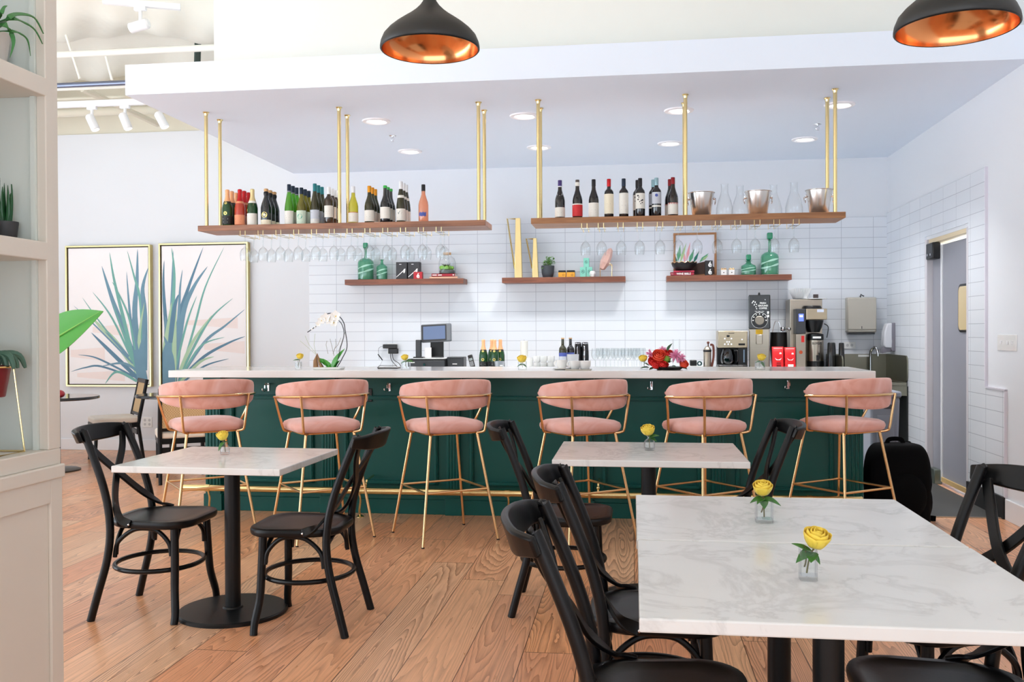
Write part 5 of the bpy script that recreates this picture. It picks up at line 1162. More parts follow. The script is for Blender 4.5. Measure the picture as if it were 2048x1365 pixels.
obj('yellow_notice',MB().box(-w*.35,w*.3,-.103,-.10,hb-.055,hb-.008),mat('yellow_sticker',(244,192,36),.5,var=.04),t,smooth=0)
obj('chute',MB().prism([(-w*.3,-.15),(w*.25,-.15),(w*.3,-.10),(-w*.35,-.10)],hb-.155,hb-.06),STEEL,t,bevel=.004)
obj('bag_shelf',MB().box(-w*.7,w*.7,-.2,-.10,.0,.02),STEEL,t,bevel=.003)
# red coffee bags
REDB=mat('red_foil_bag',(222,26,34),.35,var=.12,vs=10,bump=.6,bs=18)
for u0,u1,v,lb in ((1543.5,1567,694,'left'),(1568,1591,695,'right')):
    cx,w,h=E(u0,u1,v,9.58); t=thing('coffee_bag','shiny red coffee bag with a white smile, %s one of two'%lb,'coffee bag',(cx,9.58,ZB),0,'red coffee bags')
    def bag(a,b):
        k=b; d=.045*(1-k**3)*(1-.1*k)+.004; x=w*(1-.06*math.sin(k*PI)); q=a*2*PI
        c,s=math.cos(q),math.sin(q); e=.35; return (x*math.copysign(abs(c)**e,c),d*math.copysign(abs(s)**e,s),h*k)
    mb=MB().grid(bag,40,14); obj('bag',mb,REDB,t,smooth=50)
    ff=lambda z: -(.045*(1-(z/h)**3)*(1-.1*z/h)+.004)-.0015
    mb=MB().ribbon([(w*.55*math.cos(a)+(.0),ff(h*.5),h*.58+h*.14*math.sin(a)) for a in [PI+.35+ (PI-.7)*i/12 for i in range(13)]],[.002+.009*math.sin(PI*i/12) for i in range(13)],.001,(0,-1,0))
    obj('smile_print',mb,WINK,t); obj('eye_print',MB().lathe([(0,0),(.012,0)],8).xf(Matrix.Translation((w*.4,ff(h*.72),h*.72))@Matrix.Rotation(PI/2,4,'X')),WINK,t)
    obj('stripe_print',MB().box(-w*.75,w*.75,ff(h*.93)-.001,ff(h*.93),h*.925,h*.945),WINK,t)
    mb=MB()
    if lb=='left':
        for i in range(5):
            for j in range(5):
                if (i*3+j*2)%3: mb.box(-w*.3+i*w*.15,-w*.17+i*w*.15,ff(h*.2)-.001,ff(h*.2),h*.12+j*h*.045,h*.155+j*h*.045)
        mt=mat('dark_red_print',(120,16,22),.5)
    else: mb.box(-w*.45,w*.5,ff(h*.15)-.001,ff(h*.15),h*.1,h*.27); mt=WINK
    obj('panel_print',mb,mt,t,smooth=0)
# filter basket and black pitcher behind the bags
cx,w,h=E(1540,1577,665,9.85); t=thing('black_pitcher','black steaming pitcher tilted behind the red coffee bags','pitcher',(cx,9.9,ZB)); obj('body',MB().lathe([(0,0),(w*.72,0),(w*.95,h*.55),(w*.9,h),(w*.8,h),(0,h*.97)],24),BLKPL,t); obj('wire_handle',MB().tube(spline([(-w*.7,-.02,h),(-w*.4,-.03,h+.11),(0,-.03,h+.10),(w*.25,-.03,h)],6),.003,7),CHROME,t)
# coffee brewer with dispenser
y=9.85; x0=PY(1580,700,y).x; x1=PY(1645,600,y).x; zt=PY(1610,599,y).z-ZB
t=thing('coffee_brewer','large stainless coffee brewer with blue display under the filter papers','coffee brewer',((x0+x1)/2,y,ZB)); W_=(x1-x0)/2
obj('rear_tower',MB().box(-W_,W_*.99,.0,.28,0,zt),STEEL,t,bevel=.006,smooth=0)
def ex(u,yy=y-.16): return PY(u,650,yy).x-(x0+x1)/2
def ez(v,yy=y-.16): return PY(1610,v,yy).z-ZB
a,b=ex(1592),ex(1611.5)
cc=obj('control_column',MB().box(a,b,-.16,.0,ez(668),ez(618)),DKPL,t,bevel=.004,smooth=0)
mb=MB().box(a+(b-a)*.28,a+(b-a)*.78,-.162,-.16,ez(643),ez(628)); obj('blue_display',mb,mat('blue_lcd',(84,104,226),.2,emit=1.2),cc,smooth=0); obj('display_text',MB().box(a+(b-a)*.34,a+(b-a)*.72,-.1628,-.162,ez(635),ez(630.5)),WINK,cc,smooth=0)
lp=obj('lower_panel',MB().box(a,b,-.155,.0,.0,ez(668.5)),STEEL,t,bevel=.004,smooth=0)
obj('red_sticker',MB().box(a+(b-a)*.55,a+(b-a)*.86,-.157,-.155,ez(685),ez(672)),mat('red_sticker',(206,36,34),.5),lp,smooth=0); obj('round_badge',MB().lathe([(0,0),(.018,0)],18).xf(Matrix.Translation((a+(b-a)*.5,-.1565,ez(705)))@Matrix.Rotation(PI/2,4,'X')),mat('orange_badge',(190,80,40),.5),lp)
c,d=ex(1612),ex(1654)
bh=obj('brew_head',MB().box(c,d,-.17,.05,ez(640),ez(618)),_M['warm_stainless'],t,bevel=.006,smooth=0); obj('head_label',MB().box(c+(d-c)*.52,c+(d-c)*.84,-.172,-.17,ez(625),ez(619.5)),mat('pale_blue_label',(206,214,232),.5),bh,smooth=0)
obj('head_lid',MB().lathe([(0,ez(611)),(.085,ez(611.5)),(.095,ez(615)),(.095,ez(619))],28,((c+d)/2-.02,-.03,0)),BLKPL,t)
obj('brew_basket',MB().lathe([(.06,ez(665)),(.085,ez(652)),(.098,ez(641)),(.0,ez(641))],26,((c+d)/2-.01,-.06,0)).lathe([(0,ez(665)),(.06,ez(665))],26,((c+d)/2-.01,-.06,0)),BLKPL,t)
obj('water_tube',MB().tube(spline([(d-.02,-.12,ez(648)),(d+.02,-.12,ez(655)),(d+.01,-.1,ez(676))],6),.005,8),DKPL,t)
u0,u1=ex(1618),ex(1651); r=(u1-u0)/2; cx_=(u0+u1)/2
ds=obj('thermal_dispenser',MB().lathe([(0,ez(733)),(r,ez(733)),(r,ez(681)),(0,ez(681))],32,(cx_,-.06,0)),STEEL,t,smooth=40)
obj('dispenser_lid',MB().lathe([(r*1.0,ez(681)),(r*1.02,ez(678)),(r*.98,ez(669)),(r*.5,ez(667)),(0,ez(667))],32,(cx_,-.06,0)),BLKPL,ds,smooth=40)
obj('dispenser_foot',MB().lathe([(0,ez(742)),(r*1.03,ez(742)),(r*1.03,ez(723)),(0,ez(722.5))],32,(cx_,-.06,0)),BLKPL,ds,smooth=40)
mb=MB(); text(mb,'LUXUS',.030,(cx_,-.06-r-.0015,ez(687.5)),bold=.001); mb2=MB().box(cx_-.04,cx_+.04,-.06-r*1.02-.002,-.06-r*.9,ez(677.5),ez(673.5))
obj('brand_lettering',mb,INK,ds,smooth=0); obj('lid_lettering',mb2,WINK,ds,smooth=0)
obj('tap',MB().box(cx_-.008,cx_+.02,-.06-r-.03,-.06-r+.005,ez(722),ez(711)).tube([(cx_+.01,-.06-r-.02,ez(722)),(cx_+.02,-.06-r-.03,ez(716)),(cx_+.016,-.06-r-.03,ez(706))],.006,8),BLKPL,ds)
obj('spigot',MB().sph((ex(1570),-.02,ez(658)),.025).sph((ex(1583),-.02,ez(658)),.018).cyl((ex(1570),-.02,ez(658)),(ex(1583)+.06,.05,ez(658)),.008),CHROME,t)
# on top of the brewer
zt_=ZB+zt; xm=PY(1632,597,y).x
o=solo('white_plate',MB().lathe([(0,0),(.10,0),(.135,.006),(.133,.010),(.1,.005),(0,.005)],32),WCER,'flat white plate on top of the coffee brewer','plate'); o.location=(xm,y+.12,zt_)
xf=PY(1604,590,y).x; t=thing('coffee_filters','stack of fluted white paper coffee filters on the brewer','coffee filters',(xf,y+.12,zt_+.010)); h=PY(1604,578,y).z-zt_-.01
def fl(a,b): r=.07+.045*b; r*=1+.035*math.cos(a*2*PI*40)*b; return (r*math.cos(a*2*PI),r*math.sin(a*2*PI),h*b)
for kk in range(3): obj('filter',MB().grid(fl,160,5).lathe([(0,0),(.07,0)],40).xf(Matrix.Translation((0,0,.004*kk))@Matrix.Scale(1-.02*kk,4)),_M['plain_white_paper'],t)
xk=PY(1634,590,y).x; o=solo('small_black_box',MB().box(-.022,.026,-.02,.02,0,.042),mat('dark_brown_plastic',(58,46,46),.5,var=.1),'small dark box on the plate on top of the brewer','box',bevel=.004); o.location=(xk,y+.08,zt_+.0105)
for u0,u1,v,lb in ((1653,1671,685.5,'left'),(1676,1688,686,'right')):
    cx,w,h=E(u0,u1,v,9.7); t=thing('pump_airpot','slim black jug right of the brewer, %s of two'%lb,'jug',(cx,9.68,ZB),0,'slim black jugs')
    obj('body',MB().lathe([(0,0),(w*1.05,0),(w*1.0,h*.5),(w*.86,h*.97),(w*.7,h),(0,h)],26),mat('satin_black_jug',(16,17,18),.25,coat=.3),t,smooth=50); obj('base_plate',MB().lathe([(0,0),(w*1.2,0),(w*1.2,.008),(0,.008)],24),STEEL,t)
# black plug adapters and pen on the wall
p=PY(782,698,YB-.012); t=thing('power_outlet','wall outlet crowded with black plug adapters above the counter','outlet',(p.x,YB-.012,p.z)); k=9.9/FPX
obj('cover_plate',MB().box(-.04,.07,-.006,0,-.06,.06),WCER,t,bevel=.002)
obj('plug_adapter',MB().box(-.08,.08,-.06,-.006,.005,.05),BLKPL,t,bevel=.006); obj('plug_adapter',MB().box(-.02,.09,-.055,-.006,-.055,.004),BLKPL,t,bevel=.006)
obj('cable',MB().tube(spline([(.02,-.03,-.05),(.04,-.04,-.12),(.10,-.05,-.16),(.13,-.06,-.2)],6),.004,7).tube(spline([(.0,-.03,-.05),(.02,-.05,-.13),(.09,-.07,-.2)],6),.004,7).tube(spline([(-.08,-.04,.03),(-.13,-.05,.0),(-.12,-.06,-.12)],6),.002,6),BLKPL,t)
p=PZ(778,737,ZC); t=thing('bill_tray','low black wire tray holding a paper on the bar, left of the till','tray',(p.x,6.9,ZC))
obj('frame',MB().box(-.075,.08,-.05,.05,0,.006).tube([(-.075,-.05,.006),(-.06,-.05,.022),(.075,-.05,.022)],.002,6),BLKPL,t); obj('paper',MB().box(-.06,.075,-.045,.045,.0065,.009),_M['plain_white_paper'],t,smooth=0)
pa0=PY(756,709,6.93); pb0=PY(765,721,6.93); t=thing('counter_pen','black pen on a thin cord standing above the bill tray','pen',(pa0.x,6.93,ZC)); obj('pen',MB().cyl((0,0,pa0.z-ZC),(pb0.x-pa0.x,0,pb0.z-ZC),.0042),BLKPL,t); obj('cord',MB().tube(spline([(pb0.x-pa0.x,0,pb0.z-ZC),(.02,0,.03),(.0,0,.0)],6),.0012,5),mat('silver_cord',(160,160,164),.3,.8),t)
# ---------------------------------------------------------------- wall-mounted things and the sink corner
p0=PY(1690,596,YB-.012); p1=PY(1748,669,YB-.012)
t=thing('towel_dispenser','beige metal paper towel dispenser on the tiled wall','towel dispenser',((p0.x+p1.x)/2,YB-.012,p1.z)); w=(p1.x-p0.x)/2; h=p0.z-p1.z
BG=mat('almond_enamel',(190,184,172),.4,.2,var=.03)
obj('case',MB().box(-w,w,-.11,0,.02,h),BG,t,bevel=.014,seg=3); dd=obj('door',MB().box(-w*.97,w*.97,-.118,-.108,.05,h*.97),BG,t,bevel=.006); obj('latch',MB().box(-w*.05,w*.0,-.1195,-.117,h*.15,h*.22),DKPL,dd); obj('towel_slot',MB().box(-w*.9,w*.9,-.10,-.01,.0,.022),DKPL,t,bevel=.004)
obj('key',MB().tube([(-w*.05,-.07,h+.0),(-.0,-.07,h+.035),(.012,-.07,h+.02),(.03,-.07,h+.012)],.006,7).lathe([(.006,0),(.014,.003),(.006,.006)],12,(-.01,-.07,h+.01)),DKPL,t)
p=PY(1699,691,YB-.012); t=thing('power_outlet','white wall outlet below the towel dispenser','outlet',(p.x,YB-.012,p.z))
obj('cover_plate',MB().box(-.06,.06,-.006,0,-.036,.036),WCER,t,bevel=.002); 
for s in (-.022,.022): obj('socket',MB().lathe([(0,0),(.015,0)],14).xf(Matrix.Translation((s,-.0068,0))@Matrix.Rotation(PI/2,4,'X')),mat('socket_grey',(196,196,196),.5),t)
# soap dispenser on the right wall
yq=9.93; zz=PX(1790,703,XR-.012).z; t=thing('soap_dispenser','white and grey soap dispenser on the right-hand tiled wall','soap dispenser',(XR-.012,yq,zz)); h=.29
def Sx(poly,y0,y1): return MB().prism(poly,y0,y1,T=Matrix(((1,0,0,0),(0,0,1,0),(0,1,0,0),(0,0,0,1))))
obj('back_shell',Sx([(0,0),(-.035,0),(-.045,.03),(-.03,.10),(-.045,.16),(-.035,h),(0,h)],-.06,.06),mat('grey_dispenser_plastic',(134,130,140),.4),t,bevel=.006)
obj('front_cover',Sx([(-.03,.03),(-.10,.035),(-.115,.07),(-.105,.2),(-.08,h*.97),(-.03,h)],-.062,.062),mat('white_dispenser_plastic',(226,226,232),.35),t,bevel=.012,seg=3)
obj('push_lever',Sx([(-.035,.0),(-.125,-.02),(-.12,.02),(-.10,.06),(-.035,.03)],-.045,.045),_M['grey_dispenser_plastic'],t,bevel=.004)
# hand sink
x0=2.03; x1=XR-.012-.002; zs0=.86; zs1=1.10; y0=9.42; y1=YB-.014
t=thing('hand_sink','stainless hand sink with side splash guards in the corner','sink',((x0+x1)/2,y1,0)); w=(x1-x0)/2; dd=y1-y0
DST2=mat('dull_stainless',(136,134,120),.35,1,var=.08,vs=4)
obj('back_splash',MB().box(-w,w,-.012,0,zs0,zs1+.02),DST2,t,smooth=0)
for s in (-1,1):
    k=rpoly(dd,zs1-zs0+.02,.06,5,-dd/2,(zs0+zs1)/2+.01); obj('side_splash',MB().prism(k,s*w-(.012 if s>0 else 0),s*w+(0 if s>0 else .012),T=T),DST2,t)
obj('basin_rim',MB().box(-w+.012,w-.012,-dd+.001,-dd+.05,zs0-.04,zs0).box(-w+.012,w-.012,-.13,-.012,zs0-.04,zs0).box(-w+.012,-w+.07,-dd+.05,-.13,zs0-.04,zs0).box(w-.07,w-.012,-dd+.05,-.13,zs0-.04,zs0),DST2,t,bevel=.006)
obj('basin',MB().box(-w+.06,w-.06,-dd+.045,-.125,zs0-.16,zs0-.155).box(-w+.06,-w+.066,-dd+.045,-.125,zs0-.16,zs0-.005).box(w-.066,w-.06,-dd+.045,-.125,zs0-.16,zs0-.005).box(-w+.06,w-.06,-dd+.045,-dd+.051,zs0-.16,zs0-.005).box(-w+.06,w-.06,-.131,-.125,zs0-.16,zs0-.005),DST2,t,smooth=0)
xq=PY(1744,720,10.05).x-(x0+x1)/2
obj('faucet',MB().tube(spline([(xq,-.07,zs0),(xq,-.07,1.11),(xq+.006,-.085,1.165),(xq+.03,-.12,1.19),(xq+.05,-.15,1.165),(xq+.055,-.155,1.10)],6),.014,12).lathe([(.028,0),(.026,.02),(.014,.03)],18,(xq,-.07,zs0)),CHROME,t)
obj('apron',MB().box(-w+.012,w-.012,-dd+.001,-dd+.012,zs0-.13,zs0-.03),DST2,t,smooth=0)
obj('drain_pipe',MB().cyl((0,-.3,zs0-.16),(0,-.3,.45),.025).tube([(0,-.3,.46),(0,-.3,.40),(0,-.2,.38),(0,0,.38)],.022),CHROME,t)
obj('warning_sticker',MB().box(w*.05,w*.5,-.0135,-.012,zs1-.01,zs1+.012),WINK,t,smooth=0)
DK=mat('dark_panel',(28,30,30),.5,var=.1)
obj('wall_panel',MB().box(w-.012,w,-dd,-.02,.14,zs0-.04),DK,t,smooth=0)
# light switches, right wall
pz=PX(2015,686,XR); t=thing('switch_plate','white triple light switch plate on the right wall','light switch',(XR,pz.y,pz.z)); 
obj('plate',MB().box(-.007,0,-.17,.17,-.058,.058),WCER,t,bevel=.003)
for k in (-.11,-.03,.09): obj('toggle',MB().box(-.016,-.006,k-.012,k+.012,-.012,.014),mat('switch_white',(226,226,228),.4),t,bevel=.003)
# grey bin and black backpack at the end of the bar
p=PZ(1757,1010,0); xb0,xb1=PY(1728,850,7.9).x,PY(1787,850,7.9).x
t=thing('waste_bin','tall grey plastic waste bin behind the end of the bar','bin',((xb0+xb1)/2,7.95,.004)); w=(xb1-xb0)/2; h=PY(1757,795,7.8).z
GB_=mat('grey_bin_plastic',(136,140,152),.45,var=.05)
obj('bin_body',MB()._add([(s*w*k,c*.25*k,z) for k,z in ((.85,0),(1,h)) for s,c in ((-1,-1),(1,-1),(1,1),(-1,1))],[(3,2,1,0),(4,5,6,7),(0,1,5,4),(1,2,6,5),(2,3,7,6),(3,0,4,7)]),GB_,t,bevel=.02)
obj('rim_lid',MB().box(-w*1.06,w*1.06,-.27,.27,h,h+.05),GB_,t,bevel=.015); obj('grip_recess',MB().box(-w*.1,w*.55,-.252,-.245,h-.09,h-.055),DKPL,t,bevel=.004)
obj('front_rib',MB().box(-w*.55,w*.6,-.252,-.235,h-.42,h-.14),GB_,t,bevel=.02)
p=PZ(1795,1050,0); 
FAB=mat('black_nylon',(6,6,8),.85,spec=.1,var=.3,vs=60,bump=.3,bs=300)
t=thing('backpack','bulky black backpack standing on the floor by the last stool','backpack',(1.86,6.90,0),.15)
def bp(a,b):
    q=a*2*PI; k=b; w=.205*(1-.30*1.45*max(0,(k-.3)/.7)**1.8)*(1+.05*math.sin(k*PI)); d=.16*(1-.5*k**3); z=.56*math.sin(min(1,k*1.02)*PI/2)**.75 if k<1 else .56
    if k>.9: w*=math.sqrt(max(0,1-((k-.9)/.1)**2))*.6+.4*(1-(k-.9)/.1); d*=math.sqrt(max(0,1-((k-.9)/.1)**2))
    c,s=math.cos(q),math.sin(q); e=.55; return (w*math.copysign(abs(c)**e,c),d*math.copysign(abs(s)**e,s),z)
obj('main_bag',MB().grid(bp,40,26).lathe([(0,0),(.15,0)],20),FAB,t,smooth=60)
obj('front_pocket',MB().sph((0,-.13,.20),(.155,.07,.18),20,12),FAB,t,smooth=60); obj('side_pocket',MB().sph((.19,0,.15),(.05,.10,.14),14,10),FAB,t); 
obj('top_handle',MB().ribbon(spline([(-.06,.03,.55),(-.04,.03,.585),(.04,.03,.585),(.06,.03,.55)],6),.03,.008,(0,1,0)),FAB,t)
obj('zip',MB().tube([(x*.16,-.085-.02*(1-x*x),.47+.08*(1-x*x)) for x in [-1+2*i/14 for i in range(15)]],.004,6),mat('zip_metal',(80,80,86),.4,.6),t); obj('zip_pull',MB().cyl((-.09,-.12,.49),(-.085,-.13,.43),.004,seg=6),CHROME,t)
obj('shoulder_strap',MB().ribbon(spline([(.12,.10,.56),(.24,.12,.45),(.27,.08,.25),(.2,.06,.04),(.28,.0,.012)],6),.05,.012,(1,.2,0)),FAB,t)

# ================================================================ left part of the room
# paintings on the back wall
PGOLD=mat('pale_gold_frame',(226,212,156),.3,.9,var=.04,vs=8)
pc=[mat('canvas_blush_white',(251,246,246),.7,var=.02,vs=3),mat('paint_blush_pink',(247,231,226),.7,var=.02),mat('paint_slate_blue',(110,150,170),.6,var=.12,vs=5),mat('paint_sea_green',(116,176,166),.6,var=.12,vs=5),mat('paint_pale_green',(176,206,172),.6,var=.1,vs=5),mat('paint_deep_blue',(92,132,156),.6,var=.1,vs=5)]
def painting(label,x0,x1,z0,z1,blades,washes):
    t=thing('painting',label,'painting',((x0+x1)/2,YB,z0),0,'pair of gold framed leaf paintings'); w=(x1-x0)/2; h=z1-z0; f=.019; d=.06
    obj('frame',MB().box(-w,w,-d,0,h-f,h).box(-w,w,-d,0,0,f).box(-w,-w+f,-d,0,f,h-f).box(w-f,w,-d,0,f,h-f),PGOLD,t,bevel=.003,smooth=0)
    obj('shadow_gap',MB().box(-w+f,w-f,-.034,-.030,f,h-f),mat('dark_gap',(70,62,50),.7),t,smooth=0)
    g=f+.012; mb=MB().box(-w+g,w-g,-.042,-.030,g,h-g,0); yy=-.0424
    X=lambda q:-w+g+(2*w-2*g)*min(1,max(0,q)); Z=lambda q: g+(h-2*g)*min(1,max(0,q))
    for (a,b,c,d_) in washes: mb._add([(X(a),yy,Z(b)),(X(c),yy,Z(b-.03)),(X(c),yy,Z(d_)),(X(a),yy,Z(d_-.02))],[(0,1,2,3)],1)
    for n,(p,wd,m) in enumerate(blades):
        y2=yy-.00012*(n+1); pts=spline([(q[0],0,q[1]) for q in p],6); k=len(pts); L=[];R_=[]
        asp=(h-2*g)/(2*w-2*g)
        for i,q in enumerate(pts):
            tg=pts[min(i+1,k-1)]-pts[max(i-1,0)]; nx,nz=-tg.z*asp,tg.x/asp; l=math.hypot(tg.z*asp,tg.x) or 1; nx=-tg.z*asp/l; nz=tg.x/l/asp
            s=i/(k-1); ww=wd*(.55+.45*math.sin(min(1,s*1.6)*PI/2))*(1-s)**.75
            L.append((X(q.x+nx*ww/2),y2,Z(q.z+nz*ww/2))); R_.append((X(q.x-nx*ww/2),y2,Z(q.z-nz*ww/2)))
        o=len(mb.v); mb.v+=L+R_
        for i in range(k-1): mb.f.append([o+i,o+i+1,o+k+i+1,o+k+i]); mb.m.append(m)
    obj('canvas',mb,pc,t,smooth=0)
    return t
# blade: points from root to tip in canvas fractions, width, colour
BL=[([(.9,0),(.75,.3),(.55,.62),(.42,.87)],.11,2),([(.85,.05),(.72,.4),(.58,.75),(.52,.97)],.07,3),([(.88,.1),(.78,.45),(.73,.83)],.06,2),([(.9,.1),(.83,.5),(.86,.75),(.87,.99)],.10,2),([(.92,.2),(.9,.6),(.82,.8),(.74,.98)],.05,3),([(.95,.1),(.95,.5),(.93,.7),(1,.85)],.10,2),
 ([(.9,.05),(.6,.3),(.4,.42),(.28,.5)],.09,4),([(.88,.03),(.5,.25),(.28,.38)],.075,5),([(.85,.1),(.55,.48),(.3,.68)],.04,3),([(.8,.15),(.4,.45),(.17,.64)],.03,3),([(.8,.15),(.35,.42),(.06,.58)],.03,2),([(.86,.04),(.5,.15),(.3,.2),(.11,.215)],.035,5),([(.8,.05),(.4,.13),(.2,.12),(.02,.09)],.035,5),([(.85,.02),(.6,.09),(.45,.0)],.05,3),([(.95,.05),(.7,.15),(.4,.13)],.05,2),
 ([(.95,0),(.8,.2),(.7,.35),(.55,.6)],.07,3),([(.96,.05),(.88,.3),(.95,.6)],.07,4),([(.75,.2),(.6,.3),(.45,.39)],.05,2),([(.95,0),(.9,.2),(.97,.4)],.14,2),([(.9,.0),(.84,.25),(.8,.5)],.12,2),([(.83,.25),(.75,.5),(.6,.7),(.55,.75)],.035,3)]
BRt=[([(.08,0),(.1,.3),(.12,.6),(.14,.97)],.09,2),([(.14,.05),(.13,.5),(.15,.8),(.12,.99)],.07,3),([(.1,.05),(.05,.4),(.02,.7),(.03,.9)],.07,5),([(.15,.0),(.2,.45),(.32,.7),(.5,.99)],.08,5),([(.16,.05),(.25,.5),(.38,.7),(.55,.85)],.09,2),([(.18,0),(.38,.4),(.52,.7),(.75,.99)],.04,3),([(.15,.05),(.2,.5),(.22,.7),(.25,.83)],.05,2),([(.15,.1),(.3,.45),(.42,.64)],.04,3),
 ([(.2,.05),(.45,.35),(.62,.5),(.85,.62)],.045,3),([(.2,.03),(.5,.3),(.75,.42),(.99,.54)],.05,2),([(.2,.03),(.5,.2),(.8,.3),(.99,.345)],.05,5),([(.2,.02),(.45,.27),(.75,.34)],.035,3),([(.22,.02),(.45,.16),(.62,.2)],.05,4),([(.22,.0),(.5,.13),(.8,.185)],.035,5),([(.18,.05),(.36,.3),(.6,.5)],.06,4),([(.05,0),(.06,.25),(.04,.5)],.14,2),([(.0,.05),(.04,.3),(.12,.6)],.09,4),([(.14,.0),(.15,.4),(.17,.6)],.08,4),([(.12,.0),(.1,.2),(.02,.35)],.12,2),([(.1,.3),(.15,.55),(.2,.65)],.08,5),([(.02,0),(.03,.2),(.05,.3)],.12,2)]
WS=[(.02,.2,.45,.27),(.3,.38,.75,.44),(.1,.05,.7,.1)]
painting('gold framed painting of blue-green spiky leaves, left one of the pair',-6.62,-5.56,.75,2.405,BL,WS)
painting('gold framed painting of blue-green spiky leaves, right one, behind the bar end',-5.455,-4.37,.75,2.415,BRt,[(.5,.25,.98,.31),(.3,.43,.9,.48)])
# wall outlet
p=PY(295,845,YB); t=thing('power_outlet','white double wall outlet low on the wall below the paintings','outlet',(p.x,YB,p.z)); obj('cover_plate',MB().box(-.06,.06,-.007,0,-.06,.06),WCER,t,bevel=.003)
for sx_ in (-.028,.028):
    for sz in (-.024,.024): obj('socket',MB().lathe([(0,0),(.016,0)],14).xf(Matrix.Translation((sx_,-.0078,sz))@Matrix.Rotation(PI/2,4,'X')),_M['socket_grey'],t)
# round black tables
def round_table(label,x,y,r,z):
    t=thing('round_table',label,'table',(x,y,0),0,'round black tables by the paintings')
    obj('tabletop',MB().lathe([(0,z),(r-.006,z),(r,z-.008),(r,z-.024),(r-.01,z-.03),(0,z-.03)],48),mat('gloss_black_top',(36,34,36),.15,var=.1,coat=.3),t,smooth=40)
    obj('column',MB().cyl((0,0,.02),(0,0,z-.03),.035),BLKMET,t); obj('base',MB().lathe([(0,.035),(.05,.03),(.2,.02),(.22,.012),(.22,0),(0,0)],40),mat('bronze_base',(70,66,60),.35,.5,var=.1),t)
    return t
round_table('round black table at the left behind the shelving, under the leaf',-5.72,8.60,.40,.745)
round_table('round black table half hidden behind the first bar stool',PY(345,790,9.0).x,9.0,.36,.745)
o=solo('red_ornament',MB().sph((0,0,.028),(.032,.032,.028),18,12),mat('dusty_rose_skin',(170,52,62),.4,var=.15,vs=20),'small round red object on the left round table','ornament',smooth=60); o.location=(-5.53,8.36,.745); o.scale=(1.6,1.6,1.4)
# cane backed chairs
CANE=cane_mat(); CUSH=mat('ivory_cushion',(232,222,208),.8,var=.04,vs=10,sheen=.3); BLW=BLACK
def cane_chair(label,x,y,rz):
    t=thing('cane_chair',label,'chair',(x,y,0),rz,'black chairs with woven cane backs')
    obj('seat_cushion',MB().prism(rpoly(.46,.46,.06,5),.41,.475),CUSH,t,bevel=.02,seg=3); obj('seat_frame',MB().box(-.225,.225,-.225,.225,.36,.41),BLW,t,bevel=.004)
    for s in (-1,1):
        obj('front_leg',MB().cyl((s*.2,.2,.40),(s*.205,.215,0),.021,.015),BLW,t); obj('back_leg',MB().tube([(s*.205,-.27,0),(s*.205,-.215,.38),(s*.205,-.225,.45),(s*.205,-.31,.87)],[.017,.021,.021,.018],10),BLW,t)
    R=Matrix.Translation((0,-.225,.45))@Matrix.Rotation(.2,4,'X')
    obj('top_rail',MB().box(-.22,.22,-.016,.016,.385,.43).xf(R),BLW,t,bevel=.004); obj('lower_rail',MB().box(-.2,.2,-.014,.014,.03,.06).xf(R),BLW,t,bevel=.003); obj('back_apron',MB().box(-.2,.2,-.225,-.2,.28,.33),BLW,t,bevel=.003)
    obj('cane_panel',MB().box(-.19,.19,-.006,.006,.06,.385).xf(R),CANE,t,smooth=0)
    return t
cane_chair('cane-backed black chair with ivory cushion in front of the left painting',-5.60,9.42,math.radians(130))
cane_chair('cane-backed black chair seen from behind, partly hidden by the first bar stool',-4.19,8.20,math.radians(31))
cane_chair('cane-backed black chair at the far left, mostly hidden by the white shelving',-5.98,8.02,math.radians(-12))
# banana leaf plant behind the shelving
p=PY(122,670,4.8); t=thing('banana_plant','potted plant whose big green leaf pokes out beside the shelving','plant',(p.x-.52,4.8,0))
obj('planter',MB().lathe([(0,0),(.14,0),(.18,.34),(.165,.34),(.13,.02),(0,.3)],28),mat('white_planter',(228,226,222),.5,var=.02),t); obj('soil',MB().lathe([(0,.30),(.16,.31)],24),mat('potting_soil',(60,44,34),.9,var=.3),t)
BLF=mat('banana_leaf_green',(62,146,44),.35,var=.12,vs=6,stretch=(1,1,1))
a=Vector((.0,0,.3)); b=PY(100,684,4.8)-Vector((p.x-.52,4.8,0)); c=PY(203,622,4.72)-Vector((p.x-.52,4.8,0))
obj('stalk',MB().tube(spline([(0,0,.3),(.05,0,.8),(b.x-.12,0,b.z-.10),b],6),.012,8),BLF,t)
b0=b-(c-b)*.35; d=c-b0
lf=obj('big_leaf',MB().leaf(b0,d,(.0,-.9,.45),d.length*1.0,.26,.02,.08,n=16,th=.002),BLF,t); obj('midrib',MB().tube([b0+Vector((0,-.004,0)),b0+d*.5+Vector((0,-.006,0)),b0+d*.97+Vector((0,-.004,0))],[.006,.004,.001],6),mat('leaf_midrib',(130,190,90),.4),lf)
obj('small_leaf',MB().leaf((0,0,.35),(-.6,.3,1),(.5,0,.4),.5,.14,.3,.1,n=12),BLF,t)
